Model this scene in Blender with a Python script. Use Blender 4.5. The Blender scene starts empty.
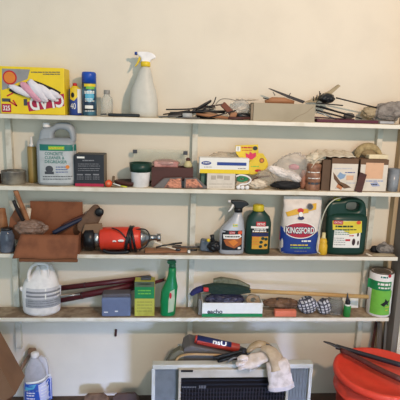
import bpy, bmesh, math, random
from mathutils import Vector, Matrix, noise
PI = math.pi
random.seed(7)
SC = bpy.context.scene
COL = SC.collection

# ---------------------------------------------------------------- camera
yaw, pit, rol, FPX = 0.0684, 0.1982, 0.0299, 470.4
CAM = Vector((0.0, -2.3695, 1.592))
Fv = Vector((math.sin(yaw)*math.cos(pit), math.cos(yaw)*math.cos(pit), -math.sin(pit)))
R0 = Vector((math.cos(yaw), -math.sin(yaw), 0)); U0 = R0.cross(Fv)
Rv = math.cos(rol)*R0 + math.sin(rol)*U0
Uv = -math.sin(rol)*R0 + math.cos(rol)*U0
cd = bpy.data.cameras.new('camera'); cam = bpy.data.objects.new('camera', cd); COL.objects.link(cam)
cd.sensor_width = 36; cd.lens = FPX*36/400; cd.clip_start = 0.05
cam.matrix_world = Matrix(((Rv.x, Uv.x, -Fv.x, CAM.x), (Rv.y, Uv.y, -Fv.y, CAM.y), (Rv.z, Uv.z, -Fv.z, CAM.z), (0, 0, 0, 1)))
SC.camera = cam

# ---------------------------------------------------------------- light and exposure
SC.view_settings.view_transform = 'Standard'
SC.view_settings.look = 'None'
SC.view_settings.gamma = 1
SC.view_settings.use_curve_mapping = False
SC.view_settings.exposure = 0.13
wd = bpy.data.worlds.new('daylight'); SC.world = wd; wd.use_nodes = True
bg = wd.node_tree.nodes['Background']; bg.inputs[0].default_value = (0.75, 0.90, 1.0, 1); bg.inputs[1].default_value = 0.50
def area(name, loc, target, sx, sy, power, col, spread=PI):
    l = bpy.data.lights.new(name, 'AREA'); l.shape = 'RECTANGLE'; l.size = sx; l.size_y = sy
    l.energy = power; l.color = col; l.spread = spread
    o = bpy.data.objects.new(name, l); COL.objects.link(o); o.location = loc
    o.rotation_euler = (Vector(target)-Vector(loc)).to_track_quat('-Z', 'Y').to_euler()
    return o
pl = bpy.data.lights.new('ceiling_bulb', 'POINT'); pl.energy = 122; pl.color = (1.0, 0.71, 0.52); pl.shadow_soft_size = 0.05
po = bpy.data.objects.new('ceiling_bulb', pl); COL.objects.link(po); po.location = (0.95, -2.2, 2.42)
area('low_daylight', (1.95, -5.3, 0.35), (0.1, 0, -0.35), 0.8, 0.5, 7.5, (0.38, 0.52, 1.0), math.radians(26))
area('door_daylight', (0.6, -4.6, 1.5), (0, 0, 1.0), 3.0, 2.0, 40, (0.70, 0.92, 1.0))

# ---------------------------------------------------------------- helpers
def Wz(px, py, z):
    d = Fv + Rv*((px-200)/FPX) - Uv*((py-200)/FPX)
    return CAM + d*((z-CAM.z)/d.z)
def W(px, py, Y):
    """where the sight line of a photo point meets the upright plane y = Y"""
    d = Fv + Rv*((px-200)/FPX) - Uv*((py-200)/FPX)
    return CAM + d*((Y-CAM.y)/d.y)
def lin(c):
    return tuple(((v/255)/12.92 if v/255 <= 0.04045 else ((v/255+0.055)/1.055)**2.4) for v in c)
MC = {}
def mat(name, c, rough=0.6, metal=0.0, var=0.12, scale=30, bump=0.0, bscale=60, c2=None, trans=0.0, alpha=1.0, ior=1.45, mix=(0.45, 0.65), stretch=None, coat=0.0):
    if name in MC: return MC[name]
    m = bpy.data.materials.new(name); m.use_nodes = True; nt = m.node_tree; N = nt.nodes; L = nt.links
    b = N['Principled BSDF']; b.inputs['Roughness'].default_value = rough; b.inputs['Metallic'].default_value = metal
    b.inputs['Transmission Weight'].default_value = trans; b.inputs['Alpha'].default_value = alpha; b.inputs['IOR'].default_value = ior
    b.inputs['Coat Weight'].default_value = coat
    tc = N.new('ShaderNodeTexCoord'); src = tc.outputs['Object']
    if stretch:
        mp = N.new('ShaderNodeMapping'); mp.inputs['Scale'].default_value = stretch; L.new(src, mp.inputs[0]); src = mp.outputs[0]
    nz = N.new('ShaderNodeTexNoise'); nz.inputs['Scale'].default_value = scale; nz.inputs['Detail'].default_value = 5; L.new(src, nz.inputs['Vector'])
    rp = N.new('ShaderNodeValToRGB'); a = lin(c)
    if c2: d = lin(c2)
    else: d = tuple(v*(1-var) for v in a)
    e = rp.color_ramp.elements; e[0].position = mix[0]; e[1].position = mix[1]
    e[0].color = (*a, 1); e[1].color = (*d, 1)
    L.new(nz.outputs[0], rp.inputs[0]); L.new(rp.outputs[0], b.inputs['Base Color'])
    if bump:
        n2 = N.new('ShaderNodeTexNoise'); n2.inputs['Scale'].default_value = bscale; n2.inputs['Detail'].default_value = 4; L.new(src, n2.inputs['Vector'])
        bp = N.new('ShaderNodeBump'); bp.inputs['Strength'].default_value = bump; bp.inputs['Distance'].default_value = 0.01
        L.new(n2.outputs[0], bp.inputs['Height']); L.new(bp.outputs[0], b.inputs['Normal'])
    MC[name] = m; return m

def chaikin(p, n=2, closed=True):
    for _ in range(n):
        q = []
        k = len(p)
        for i in range(k if closed else k-1):
            a, b = p[i], p[(i+1) % k]
            q += [tuple(a[j]*.75+b[j]*.25 for j in range(len(a))), tuple(a[j]*.25+b[j]*.75 for j in range(len(a)))]
        if not closed: q = [p[0]]+q+[p[-1]]
        p = q
    return p

class MB:
    """collects shapes in world coordinates, then links them as one mesh object"""
    def __init__(s): s.bm = bmesh.new(); s.mats = []; s.cur = 0; s.smooth = False
    def m(s, material, smooth=None):
        if material not in s.mats: s.mats.append(material)
        s.cur = s.mats.index(material)
        if smooth is not None: s.smooth = smooth
        return s
    def _f(s, vs):
        try: f = s.bm.faces.new(vs)
        except ValueError: return None
        f.material_index = s.cur; f.smooth = s.smooth; return f
    def mesh(s, me, M=None, fn=None, smooth=None):
        vs = []
        for v in me.vertices:
            c = v.co.copy()
            if fn: c = Vector(fn(c))
            if M is not None: c = M @ c
            vs.append(s.bm.verts.new(c))
        for p in me.polygons:
            f = s._f([vs[i] for i in p.vertices])
            if f and smooth is not None: f.smooth = smooth
        return s
    def box(s, c, size, M=None, bev=0.0, seg=2, rz=0, taper=1.0):
        b = bmesh.new(); bmesh.ops.create_cube(b, size=1)
        for v in b.verts:
            t = taper if v.co.z > 0 else 1.0
            v.co = Vector((v.co.x*size[0]*t, v.co.y*size[1]*t, v.co.z*size[2]))
        if bev: bmesh.ops.bevel(b, geom=b.edges[:], offset=bev, segments=seg, affect='EDGES', profile=0.5)
        T = Matrix.Translation(c) @ (M if M is not None else Matrix.Rotation(rz, 4, 'Z'))
        me = bpy.data.meshes.new('t'); b.to_mesh(me); b.free(); s.mesh(me, T); bpy.data.meshes.remove(me); return s
    def quad(s, pts): s._f([s.bm.verts.new(p) for p in pts]); return s
    def rings(s, R, cap=True, closed=False):
        V = [[s.bm.verts.new(p) for p in r] for r in R]; n = len(V[0])
        for a, b in zip(V, V[1:]+([V[0]] if closed else [])):
            for i in range(n): s._f([a[i], a[(i+1) % n], b[(i+1) % n], b[i]])
        if cap and not closed: s._f(V[0][::-1]); s._f(V[-1])
        return s
    def lathe(s, prof, c, axis=(0, 0, 1), n=28, cap=True, sq=1.0):
        q = Vector((0, 0, 1)).rotation_difference(Vector(axis).normalized()).to_matrix()
        c = Vector(c)
        R = [[c+q @ Vector((r*math.cos(2*PI*i/n), sq*r*math.sin(2*PI*i/n), z)) for i in range(n)] for r, z in prof]
        sm = s.smooth; s.smooth = True; s.rings(R, cap); s.smooth = sm; return s
    def tube(s, path, r, n=10, r1=None, smooth=True, flat=1.0, sub=0):
        if sub: path = chaikin([tuple(p) for p in path], sub, False)
        P = [Vector(p) for p in path]; R = []; prev = None
        for i, p in enumerate(P):
            t = (P[min(i+1, len(P)-1)]-P[max(i-1, 0)]).normalized()
            if prev is None:
                up = Vector((0, 0, 1)) if abs(t.z) < .9 else Vector((0, 1, 0))
                u = t.cross(up).normalized()
            else: u = (prev-t*prev.dot(t)).normalized()
            prev = u; w = t.cross(u)
            if isinstance(r, (list, tuple)):
                k = i/(len(P)-1)*(len(r)-1); a = int(min(k, len(r)-2)); rr = r[a]*(1-(k-a))+r[a+1]*(k-a)
            else: rr = r+((r1-r) if r1 is not None else 0)*i/(len(P)-1)
            R.append([p+u*rr*math.cos(2*PI*j/n)+w*rr*flat*math.sin(2*PI*j/n) for j in range(n)])
        sm = s.smooth; s.smooth = smooth; s.rings(R); s.smooth = sm; return s
    def plate(s, outer, holes=(), depth=0.01, bev=0.002, M=None, smooth=False, rnd=0, y=None):
        """outline in (x, z); thickness along y about 0"""
        cu = bpy.data.curves.new('t', 'CURVE'); cu.dimensions = '2D'; cu.fill_mode = 'BOTH'
        cu.extrude = max(depth/2-bev, 1e-5); cu.bevel_depth = bev; cu.bevel_resolution = 2; cu.offset = -bev
        for lp in [outer]+list(holes):
            if rnd: lp = chaikin(lp, rnd)
            sp = cu.splines.new('POLY'); sp.points.add(len(lp)-1); sp.use_cyclic_u = True
            for i, (a, b) in enumerate(lp): sp.points[i].co = (a, b, 0, 1)
        me = to_mesh(cu)
        s.mesh(me, (M if M is not None else Matrix.Identity(4)) @ Matrix.Rotation(PI/2, 4, 'X'), smooth=smooth)
        bpy.data.meshes.remove(me); return s
    def text(s, body, c, w, h, fn=None, rot=0.0, yaw=0.0, shear=0.0, bold=0.0):
        """lettering facing -y, fitted to w x h and centred on c; fn(x, z) -> y on a curved face"""
        cu = bpy.data.curves.new('t', 'FONT'); cu.body = body; cu.size = 1; cu.align_x = 'CENTER'; cu.shear = shear; cu.offset = bold; cu.resolution_u = 3
        me = to_mesh(cu)
        xs = [v.co.x for v in me.vertices]; ys = [v.co.y for v in me.vertices]
        x0, x1, y0, y1 = min(xs), max(xs), min(ys), max(ys); c = Vector(c)
        def g(p):
            a = (p.x-(x0+x1)/2)/(x1-x0)*w; b = (p.y-(y0+y1)/2)/(y1-y0)*h
            a, b = a*math.cos(rot)-b*math.sin(rot), a*math.sin(rot)+b*math.cos(rot)
            if fn: return Vector((c.x+a, fn(c.x+a, c.z+b), c.z+b))
            return c+Vector((a*math.cos(yaw), a*math.sin(yaw), b))
        s.mesh(me, None, g); bpy.data.meshes.remove(me); return s
    def patch(s, x0, x1, z0, z1, fn, n=10, k=4):
        G = [[s.bm.verts.new((x0+(x1-x0)*i/n, fn(x0+(x1-x0)*i/n, z0+(z1-z0)*j/k), z0+(z1-z0)*j/k)) for i in range(n+1)] for j in range(k+1)]
        for j in range(k):
            for i in range(n): s._f([G[j][i], G[j][i+1], G[j+1][i+1], G[j+1][i]])
        return s
    def poly(s, pts, fn):
        q = []
        for i in range(len(pts)):
            a, b = pts[i], pts[(i+1) % len(pts)]; n = max(1, int(math.hypot(a[0]-b[0], a[1]-b[1])/.008))
            q += [(a[0]+(b[0]-a[0])*j/n, a[1]+(b[1]-a[1])*j/n) for j in range(n)]
        cx = sum(p[0] for p in q)/len(q); cz = sum(p[1] for p in q)/len(q); K = 7
        c = s.bm.verts.new((cx, fn(cx, cz), cz)); prev = None
        for k in range(1, K+1):
            t = k/K; V = []
            for x, z in q:
                x, z = cx+(x-cx)*t, cz+(z-cz)*t; V.append(s.bm.verts.new((x, fn(x, z), z)))
            for i in range(len(V)):
                j = (i+1) % len(V)
                if prev is None: s._f([c, V[i], V[j]])
                else: s._f([prev[i], V[i], V[j], prev[j]])
            prev = V
        return s
    def disc(s, x, z, rx, rz, fn, n=24): return s.poly([(x+rx*math.cos(2*PI*i/n), z+rz*math.sin(2*PI*i/n)) for i in range(n)], fn)
    def blob(s, c, size, amp=0.15, freq=3, seed=0, sub=4, M=None, floor=None, sharp=False, zmax=None, ymin=None):
        b = bmesh.new(); bmesh.ops.create_icosphere(b, subdivisions=sub, radius=1)
        o = Vector((seed*7.3, seed*3.1, seed*1.7)); c = Vector(c)
        V = {}
        for v in b.verts:
            d = v.co.normalized()
            k = noise.ridged_multi_fractal(d*freq+o, 1.0, 2.0, 3, 1.0, 2.0)-0.9 if sharp else noise.fractal(d*freq+o, 1.0, 2.0, 3)
            q = d*(1+amp*k); q = Vector((q.x*size[0], q.y*size[1], q.z*size[2]))
            if M is not None: q = M @ q
            q = c+q
            if floor is not None and q.z < floor: q.z = floor+0.0005
            if zmax is not None and q.z > zmax: q.z = zmax
            if ymin is not None and q.y < ymin: q.y = ymin
            V[v.index] = s.bm.verts.new(q)
        for f in b.faces:
            g = s._f([V[v.index] for v in f.verts])
            if g: g.smooth = True
        b.free(); return s
    def sheet(s, fn, nu=24, nv=16, th=0.002):
        """cloth: fn(u, v) in 0..1 -> point; given thickness along its normals"""
        P = [[Vector(fn(i/nu, j/nv)) for i in range(nu+1)] for j in range(nv+1)]
        def nor(j, i):
            a = P[j][min(i+1, nu)]-P[j][max(i-1, 0)]; b = P[min(j+1, nv)][i]-P[max(j-1, 0)][i]
            return a.cross(b).normalized()
        A = [[s.bm.verts.new(P[j][i]) for i in range(nu+1)] for j in range(nv+1)]
        B = [[s.bm.verts.new(P[j][i]-nor(j, i)*th) for i in range(nu+1)] for j in range(nv+1)]
        sm = s.smooth; s.smooth = True
        for j in range(nv):
            for i in range(nu):
                s._f([A[j][i], A[j][i+1], A[j+1][i+1], A[j+1][i]]); s._f([B[j][i], B[j+1][i], B[j+1][i+1], B[j][i+1]])
        for i in range(nu): s._f([A[0][i], B[0][i], B[0][i+1], A[0][i+1]]); s._f([A[nv][i+1], B[nv][i+1], B[nv][i], A[nv][i]])
        for j in range(nv): s._f([A[j+1][0], B[j+1][0], B[j][0], A[j][0]]); s._f([A[j][nu], B[j][nu], B[j+1][nu], A[j+1][nu]])
        s.smooth = sm; return s
    def build(s, name, parent=None, normals=True):
        if normals: bmesh.ops.recalc_face_normals(s.bm, faces=s.bm.faces[:])
        base = Vector((0, 0, 0))
        if parent is not None:
            p = parent
            while p is not None: base += Vector(p.location); p = p.parent
        else:
            xs = [v.co for v in s.bm.verts]
            base = Vector((sum((v.x for v in xs))/len(xs), sum((v.y for v in xs))/len(xs), min(v.z for v in xs)))
        for v in s.bm.verts: v.co -= base
        me = bpy.data.meshes.new(name); s.bm.to_mesh(me); s.bm.free()
        for m_ in s.mats: me.materials.append(m_)
        o = bpy.data.objects.new(name, me); COL.objects.link(o)
        if parent is not None: o.parent = parent
        else: o.location = base
        return o
def to_mesh(cu):
    o = bpy.data.objects.new('t', cu); COL.objects.link(o)
    dg = bpy.context.evaluated_depsgraph_get(); dg.update()
    me = bpy.data.meshes.new_from_object(o.evaluated_get(dg))
    bpy.data.objects.remove(o); bpy.data.curves.remove(cu); return me
def N(material, smooth=False): return MB().m(material, smooth)
def tag(o, label, cat, group=None):
    o['label'] = label; o['category'] = cat
    if group: o['group'] = group
    return o
def thing(name, label, cat, loc, group=None):
    o = bpy.data.objects.new(name, None); COL.objects.link(o); o.location = loc; o.empty_display_size = 0.03
    return tag(o, label, cat, group)
def struct(o): o['kind'] = 'structure'; return o
def S_(pts, k=26):
    """loft sections with superellipse rings: (z, cx, cy, rx, ry, n)"""
    return [[Vector((cx+rx*math.copysign(abs(math.cos(2*PI*i/k))**(2/n), math.cos(2*PI*i/k)), cy+ry*math.copysign(abs(math.sin(2*PI*i/k))**(2/n), math.sin(2*PI*i/k)), z)) for i in range(k)] for z, cx, cy, rx, ry, n in pts]
def face_fn(sec, off=0.0008):
    """y of the front of a loft at (x, z), a hair proud"""
    def f(x, z):
        s = sec
        if z <= s[0][0]: a = b = s[0]; t = 0
        elif z >= s[-1][0]: a = b = s[-1]; t = 0
        else:
            for i in range(len(s)-1):
                if s[i][0] <= z <= s[i+1][0]: a, b = s[i], s[i+1]; t = (z-a[0])/max(b[0]-a[0], 1e-9); break
        v = [a[j]*(1-t)+b[j]*t for j in range(6)]
        q = min(abs((x-v[1])/v[3]), 0.999)
        return v[2]-v[4]*(1-q**v[5])**(1/v[5])-off
    return f
def flat_fn(y): return lambda x, z: y
def spot(pl, pr, pt, k, y):
    """centre x, width and height of something on shelf k at depth y from its extent in the photo"""
    pb = 118+[0, 69, 136, 198][k]; z = SH[k]
    pm = (pt+pb)/2; a = W(pl, pm, y).x; b = W(pr, pm, y).x
    # foot of the thing: top height measured on the plane y
    return (a+b)/2, b-a, W((pl+pr)/2, pt, y).z-z
SH = [1.53, 1.20, 0.87, 0.54]
def px(pts, y): return [(lambda v: (v.x, v.z))(W(a, b, y)) for a, b in pts]
def on(p, y): return W(*p, y)
def tx(mb, body, x0, y0, x1, y1, Y, fn=None, **k):
    c = W((x0+x1)/2, (y0+y1)/2, Y); w = W(x1, (y0+y1)/2, Y).x-W(x0, (y0+y1)/2, Y).x
    h = W((x0+x1)/2, y0, Y).z-W((x0+x1)/2, y1, Y).z
    return mb.text(body, c, w, h, fn=fn or (lambda x, z: Y), **k)
def rect(mb, x0, y0, x1, y1, Y, fn=None, n=10, k=4):
    a = W(x0, y1, Y); b = W(x1, y0, Y)
    return mb.patch(a.x, b.x, a.z, b.z, fn or (lambda x, z: Y), n, k)
def lines(mb, x0, x1, ys, Y, fn=None, th=0.7, jag=3, seed=1):
    """rows of unreadably small print as broken strokes"""
    r = random.Random(seed)
    for y in ys:
        x = x0
        while x < x1-1:
            w = min(r.uniform(1.2, jag), x1-x); rect(mb, x, y-th/2, x+w, y+th/2, Y, fn, 2, 1); x += w+0.45
    return mb

# ---------------------------------------------------------------- colours of things
M_wall = mat('wall_paint', (228, 218, 198), .75, var=.05, scale=5, bump=.08, bscale=220)
M_shelf = mat('shelf_paint', (232, 226, 210), .5, c2=(206, 196, 172), scale=14, mix=(.5, .8))
M_dirt = mat('dusty_shelf_top', (128, 106, 84), .85, c2=(178, 160, 134), scale=22, mix=(.4, .75), bump=.2)
M_dirt1 = mat('lightly_dusty_shelf_top', (214, 200, 172), .75, c2=(150, 126, 98), scale=16, mix=(.42, .7))
M_post = mat('upright_paint', (218, 214, 198), .55, c2=(190, 184, 166), scale=20)
M_stud = mat('bare_stud_wood', (186, 164, 130), .7, c2=(150, 126, 94), scale=8, stretch=(1, 1, .08))
M_greyboard = mat('weathered_grey_board', (122, 116, 108), .85, c2=(92, 86, 80), scale=9, stretch=(1, 1, .15))
M_floor = mat('dirty_floor', (92, 72, 60), .9, c2=(62, 50, 44), scale=7, bump=.3)
M_card = mat('cardboard', (140, 86, 56), .8, c2=(118, 70, 45), scale=12)
M_cardin = mat('cardboard_inside', (126, 80, 52), .85)
M_card2 = mat('tan_cardboard', (158, 122, 92), .8, c2=(140, 106, 80), scale=10)
M_white = mat('white_plastic', (242, 238, 234), .4)
M_whitel = mat('white_print', (238, 236, 228), .5, var=.03)
M_black = mat('black_plastic', (22, 22, 24), .35)
M_blackm = mat('black_rubber', (26, 25, 26), .7)
M_steel = mat('steel', (170, 170, 168), .3, metal=1)
M_dsteel = mat('dark_steel', (70, 68, 68), .4, metal=.8)
M_yel = mat('yellow_card', (240, 208, 30), .5, var=.05)
M_yelp = mat('yellow_plastic', (232, 200, 40), .4)
M_red = mat('red_print', (196, 30, 42), .5)
M_mag = mat('crimson_print', (178, 30, 66), .5)
M_blue = mat('blue_print', (32, 62, 140), .45)
M_dblue = mat('navy_print', (30, 36, 84), .5)
M_green = mat('green_print', (22, 132, 74), .5)
M_teal = mat('teal_print', (30, 116, 104), .5)
M_orange = mat('orange_print', (226, 132, 44), .5)
M_grey = mat('grey_print', (132, 132, 136), .5)
M_dgrey = mat('dark_grey_print', (70, 72, 78), .5)
M_lgreen = mat('lime_print', (118, 190, 70), .45)
M_dgreen = mat('dark_green_plastic', (20, 56, 44), .35, var=.1)
M_wood = mat('pale_wood', (206, 168, 112), .6, c2=(186, 144, 88), scale=30, stretch=(.1, 1, 1))
M_owood = mat('orange_brown_wood', (166, 114, 76), .6, c2=(134, 86, 54), scale=24, stretch=(.15, 1, 1))
M_dwood = mat('dark_brown_wood', (80, 42, 34), .55, c2=(54, 28, 24), scale=20, stretch=(.15, 1, 1))
M_maroon = mat('maroon_paint', (82, 24, 32), .35, var=.2)
M_clear = mat('clear_plastic', (240, 240, 236), .12, trans=.9, ior=1.3, bump=.1, bscale=30)
M_bag = mat('crinkled_clear_bag', (244, 238, 230), .22, trans=.5, alpha=.42, bump=.7, bscale=45, ior=1.15)
M_frost = mat('frosted_plastic', (214, 211, 198), .45, trans=.12, alpha=1, var=.06)
M_cloth = mat('cream_cloth', (226, 212, 190), .9, c2=(196, 178, 154), scale=40, bump=.4, bscale=150)
M_ocap = mat('orange_plastic', (232, 92, 50), .4)

# ---------------------------------------------------------------- the setting
DX0, DX1 = -1.35, 1.15
struct(N(M_wall).box((-.1, .05, 1.4), (2.56, .1, 2.9)).build('wall_back'))
b = N(M_floor).box((-.1, -1.6, -.05), (2.9, 3.4, .1)); struct(b.build('floor'))
# right side: painted wall beyond a bare stud and a grey board
struct(N(M_wall).box((1.80, -.05, 1.4), (1.155, .2, 2.9)).build('wall_right'))
struct(N(M_stud).box((1.195, -.024, 1.4), (.05, .048, 2.86), bev=.002).build('trim_1'))
struct(N(M_greyboard).box((1.205, -.1, .64), (.03, .10, 1.28), bev=.002).build('trim_2'))
struct(N(M_stud).box((1.205, -.1, 2.07), (.03, .10, 1.56), bev=.002).build('trim_3'))

PX = [-.7909, .1128, 1.052]
for i, x in enumerate(PX):
    lab = ['white wooden upright behind the shelves at the far left', 'white wooden upright behind the middle of the shelves', 'white wooden upright behind the shelves near the right corner'][i]
    z0 = [.30, .36, .30][i]
    if i < 2: b = N(M_post).box((x+.014, -.016, (z0+1.505)/2), (.028, .03, 1.505-z0), bev=.0015)
    else: b = N(M_post).box((x+.014, -.016, (z0+1.505)/2), (.028, .03, 1.505-z0), bev=.0015)
    tag(b.build('shelf_upright'), lab, 'upright', 'uprights behind the shelves')
for k in range(4):
    x1 = [1.175, 1.15, 1.165, 1.155][k]
    t = thing('wall_shelf', ['long white painted top shelf with the tool pile on it', 'long white painted second shelf with the degreaser jug on it', 'long white painted third shelf with the open cardboard box on it', 'long white painted lowest shelf with the white round jug and broom'][k], 'shelf', (0, -.08, SH[k]-.02), 'long white wall shelves')
    N(M_shelf).box(((x1-1.1)/2, -.096, SH[k]-.0115), (x1+1.1, .128, .019), bev=.002).build('board', t)
    b = N([M_dirt1, M_dirt1, M_dirt, M_dirt][k]).box(((x1-1.1)/2, -.095, SH[k]-.001), (x1+1.094, .122, .002)); b.build('dusty_top', t)

# ================================================================ TOP SHELF
z = SH[0]
# --- big yellow carton, stood upside down
yf = -.145
a = W(1, 112, yf).x; bb = W(65, 112, yf).x; h = W(30, 67, yf).z-z; w = bb-a
t = thing('trash_bag_carton', 'large yellow carton printed upside down at the left end of top shelf', 'box', ((a+bb)/2, yf+.06, z))
N(M_yel).box(((a+bb)/2, yf+.06, z+h/2), (w, .12, h), bev=.003).build('carton', t)
L = MB(); f1 = flat_fn(yf-.0008); f2 = flat_fn(yf-.0016); f3 = flat_fn(yf-.0024)
L.m(mat('carton_grey', (150, 148, 146), .5)).poly(px([(2, 68.5), (30, 69.5), (27.5, 79), (17, 83), (9, 88), (2, 90)], yf), f1)
L.m(M_red).disc(*px([(9.8, 77.5)], yf)[0], .031, .031, f2)
L.m(M_orange).disc(*px([(9.8, 77.5)], yf)[0], .025, .025, f3)
L.m(M_mag).poly(px([(27, 102), (64, 93.5), (64.5, 106), (29, 111.5)], yf), f1)
L.m(M_mag); rect(L, 2.2, 104, 11, 112, yf, f2)
L.m(M_dgrey); rect(L, 2.2, 98.5, 10.5, 101.5, yf, f2); rect(L, 24, 99, 27.2, 105.5, yf, f2)
lines(L, 31, 60, [72.2], yf, f1, .8, 5); lines(L, 43, 60, [74.2], yf, f1, .8, 5)
L.m(M_red)
for p0, p1 in (((7, 96), (13, 93)), ((13, 100), (17, 106)), ((17, 106), (9, 101))):
    v0, v1 = px([p0, p1], yf); d = Vector((v1[0]-v0[0], v1[1]-v0[1])).normalized()*.003
    L.poly([(v0[0]-d.y, v0[1]+d.x), (v1[0]-d.y, v1[1]+d.x), (v1[0]+d.y, v1[1]-d.x), (v0[0]+d.y, v0[1]-d.x)], f2)
L.m(M_whitel); tx(L, 'GLAD', 29.5, 95.5, 64, 109, yf-.003, rot=PI+.15, bold=.03)
tx(L, '325', 3, 105.5, 10, 110.5, yf-.003, bold=.02)
L.build('printed_panel', t)
# the torn oval opening and the bags bulging from it
b = N(M_blackm)
b.plate(chaikin(px([(9, 89), (18, 86), (31, 80.5), (36, 80.5), (61, 91.5), (60, 94.5), (50, 97), (44, 101), (30, 98), (10, 92)], yf), 1), depth=.002, bev=.0004, M=Matrix.Translation((0, yf-.003, 0)))
b.build('torn_opening', t)
bagm = mat('white_bag_film', (232, 228, 232), .35, c2=(214, 200, 208), scale=8, bump=.3, bscale=60)
pinkm = mat('pink_bag_film', (226, 160, 176), .35, bump=.3, bscale=60)
t = thing('folded_bag_roll', 'white and pink plastic bags bulging from the yellow carton opening', 'plastic bag', (W(38, 92, yf).x, yf-.012, W(38, 92, yf).z-.02))
for i, (pc, sz, sd, ang, mm) in enumerate((((22, 91.5), (.062, .012, .016), 1, -.38, bagm), ((31, 92), (.060, .016, .020), 2, -.75, pinkm), ((38, 91), (.060, .016, .024), 3, -.85, bagm), ((46, 92.5), (.055, .014, .020), 4, -.65, bagm), ((54, 94), (.034, .010, .014), 5, -.45, bagm))):
    c = W(*pc, yf-.014)
    N(mm).blob(c, sz, .12, 2.5, sd, 4, Matrix.Rotation(ang, 3, 'Y').inverted() if 0 else Matrix.Rotation(-ang, 3, 'Y')).build('bag_fold', t)

# --- spray lubricant can with yellow shield
def can(name, label, cat, pl, pr, pt, k, y, bodym, capf, labf, ptop=None):
    xc, w, h = spot(pl, pr, pt, k, y); r = w/2; z = SH[k]
    t = thing(name, label, cat, (xc, y, z))
    return t, xc, r, h, z
t, xc, r, h, z = can('lubricant_can', 'small blue and yellow spray can between carton and blue capped can', 'spray can', 69, 81.5, 86, 0, -.09, None, None, None)
MB().m(M_blue).lathe([(r*.96, 0), (r, .003), (r, h*.86), (r*.94, h*.9)], (xc, -.09, z)).build('body', t)
N(M_yelp).lathe([(r*.95, h*.895), (r*.8, h*.93), (r*.5, h*.96), (r*.5, h)], (xc, -.09, z)).build('dome_top', t)
N(M_red).lathe([(r*.35, h), (r*.33, h*1.08), (r*.2, h*1.1)], (xc, -.09, z), n=14).build('spray_button', t)
sec = [(z, xc, -.09, r, r, 2), (z+h, xc, -.09, r, r, 2)]; F = face_fn(sec); F2 = face_fn(sec, .0016); F3 = face_fn(sec, .0024)
L = N(M_yelp); L.poly(px([(70, 88), (77, 88), (77.5, 97), (74, 101), (70, 99)], -.115), F)
L.m(M_black).disc(*px([(72.8, 95)], -.115)[0], .008, .012, F2)
L.m(M_whitel); rect(L, 77.8, 89, 80.3, 113, -.115, F); tx(L, '40', 70.5, 103, 76, 109, -.115, F2)
L.build('label', t)
# --- aerosol with blue cap
t, xc, r, h, z = can('aerosol_can', 'tall dark aerosol can with a bright blue cap on top shelf', 'spray can', 82, 96.5, 72, 0, -.085, None, None, None)
N(mat('aerosol_dark', (26, 48, 74), .35, c2=(70, 120, 140), scale=18)).lathe([(r*.97, 0), (r, .003), (r, h*.74), (r*.95, h*.76)], (xc, -.085, z)).build('body', t)
N(mat('blue_cap', (28, 78, 176), .35)).lathe([(r*.99, h*.75), (r*.99, h*.94), (r*.94, h*.985), (r*.8, h)], (xc, -.085, z)).build('cap', t)
sec = [(z, xc, -.085, r, r, 2), (z+h, xc, -.085, r, r, 2)]; F = face_fn(sec); F2 = face_fn(sec, .0016)
L = N(M_yelp); rect(L, 84, 84, 95, 86.5, -.115, F); L.m(M_lgreen); rect(L, 86, 86.5, 94, 89, -.115, F)
L.m(mat('sky_print', (92, 176, 204), .4)).disc(*px([(89.5, 96)], -.115)[0], .020, .028, F)
L.m(M_whitel); lines(L, 84.5, 94, [91.5, 93], -.115, F2, 1.1, 3); rect(L, 85, 105.5, 93, 108.5, -.115, F); lines(L, 85, 94, [99, 101, 111], -.115, F2, .8)
L.m(M_black); rect(L, 83.5, 109, 95.5, 110, -.115, F); L.build('label', t)
# --- small clear bottle
xc, w, h = spot(101, 113, 90, 0, -.1); z = SH[0]
t = thing('clear_bottle', 'small empty clear bottle with a ribbed neck on top shelf', 'bottle', (xc, -.1, z))
r = w/2
N(mat('clear_glass', (236, 238, 232), .08, trans=.7, alpha=.5, ior=1.2)).lathe([(r*.9, 0), (r, .004), (r, h*.55), (r*.9, h*.68), (r*.5, h*.8), (r*.48, h*.86), (r*.42, h*.86), (r*.42, h*.8), (r*.82, h*.67), (r*.9, h*.5), (r*.9, .006), (.001, .006)], (xc, -.1, z), cap=True).build('body', t)
N(mat('grey_clear_cap', (168, 164, 156), .3, trans=.3)).lathe([(r*.52, h*.84), (r*.54, h*.88), (r*.52, h*.9), (r*.54, h*.93), (r*.52, h*.99), (r*.4, h)], (xc, -.1, z)).build('cap', t)
# --- flat black knife
b = N(M_black); c = W(121, 116, -.145); t = thing('utility_knife', 'flat black folding tool lying before the clear bottle', 'knife', (c.x, -.145, z))
b.box((W(124, 116, -.145).x, -.145, z+.008), (.145, .02, .014), bev=.004).build('handle', t)
N(M_dsteel).plate([(0, 0), (.03, 0), (.03, .008), (.006, .006)], depth=.004, bev=.0005, M=Matrix.Translation((W(100, 116, -.145).x, -.145, z+.006))).build('blade', t)
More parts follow.
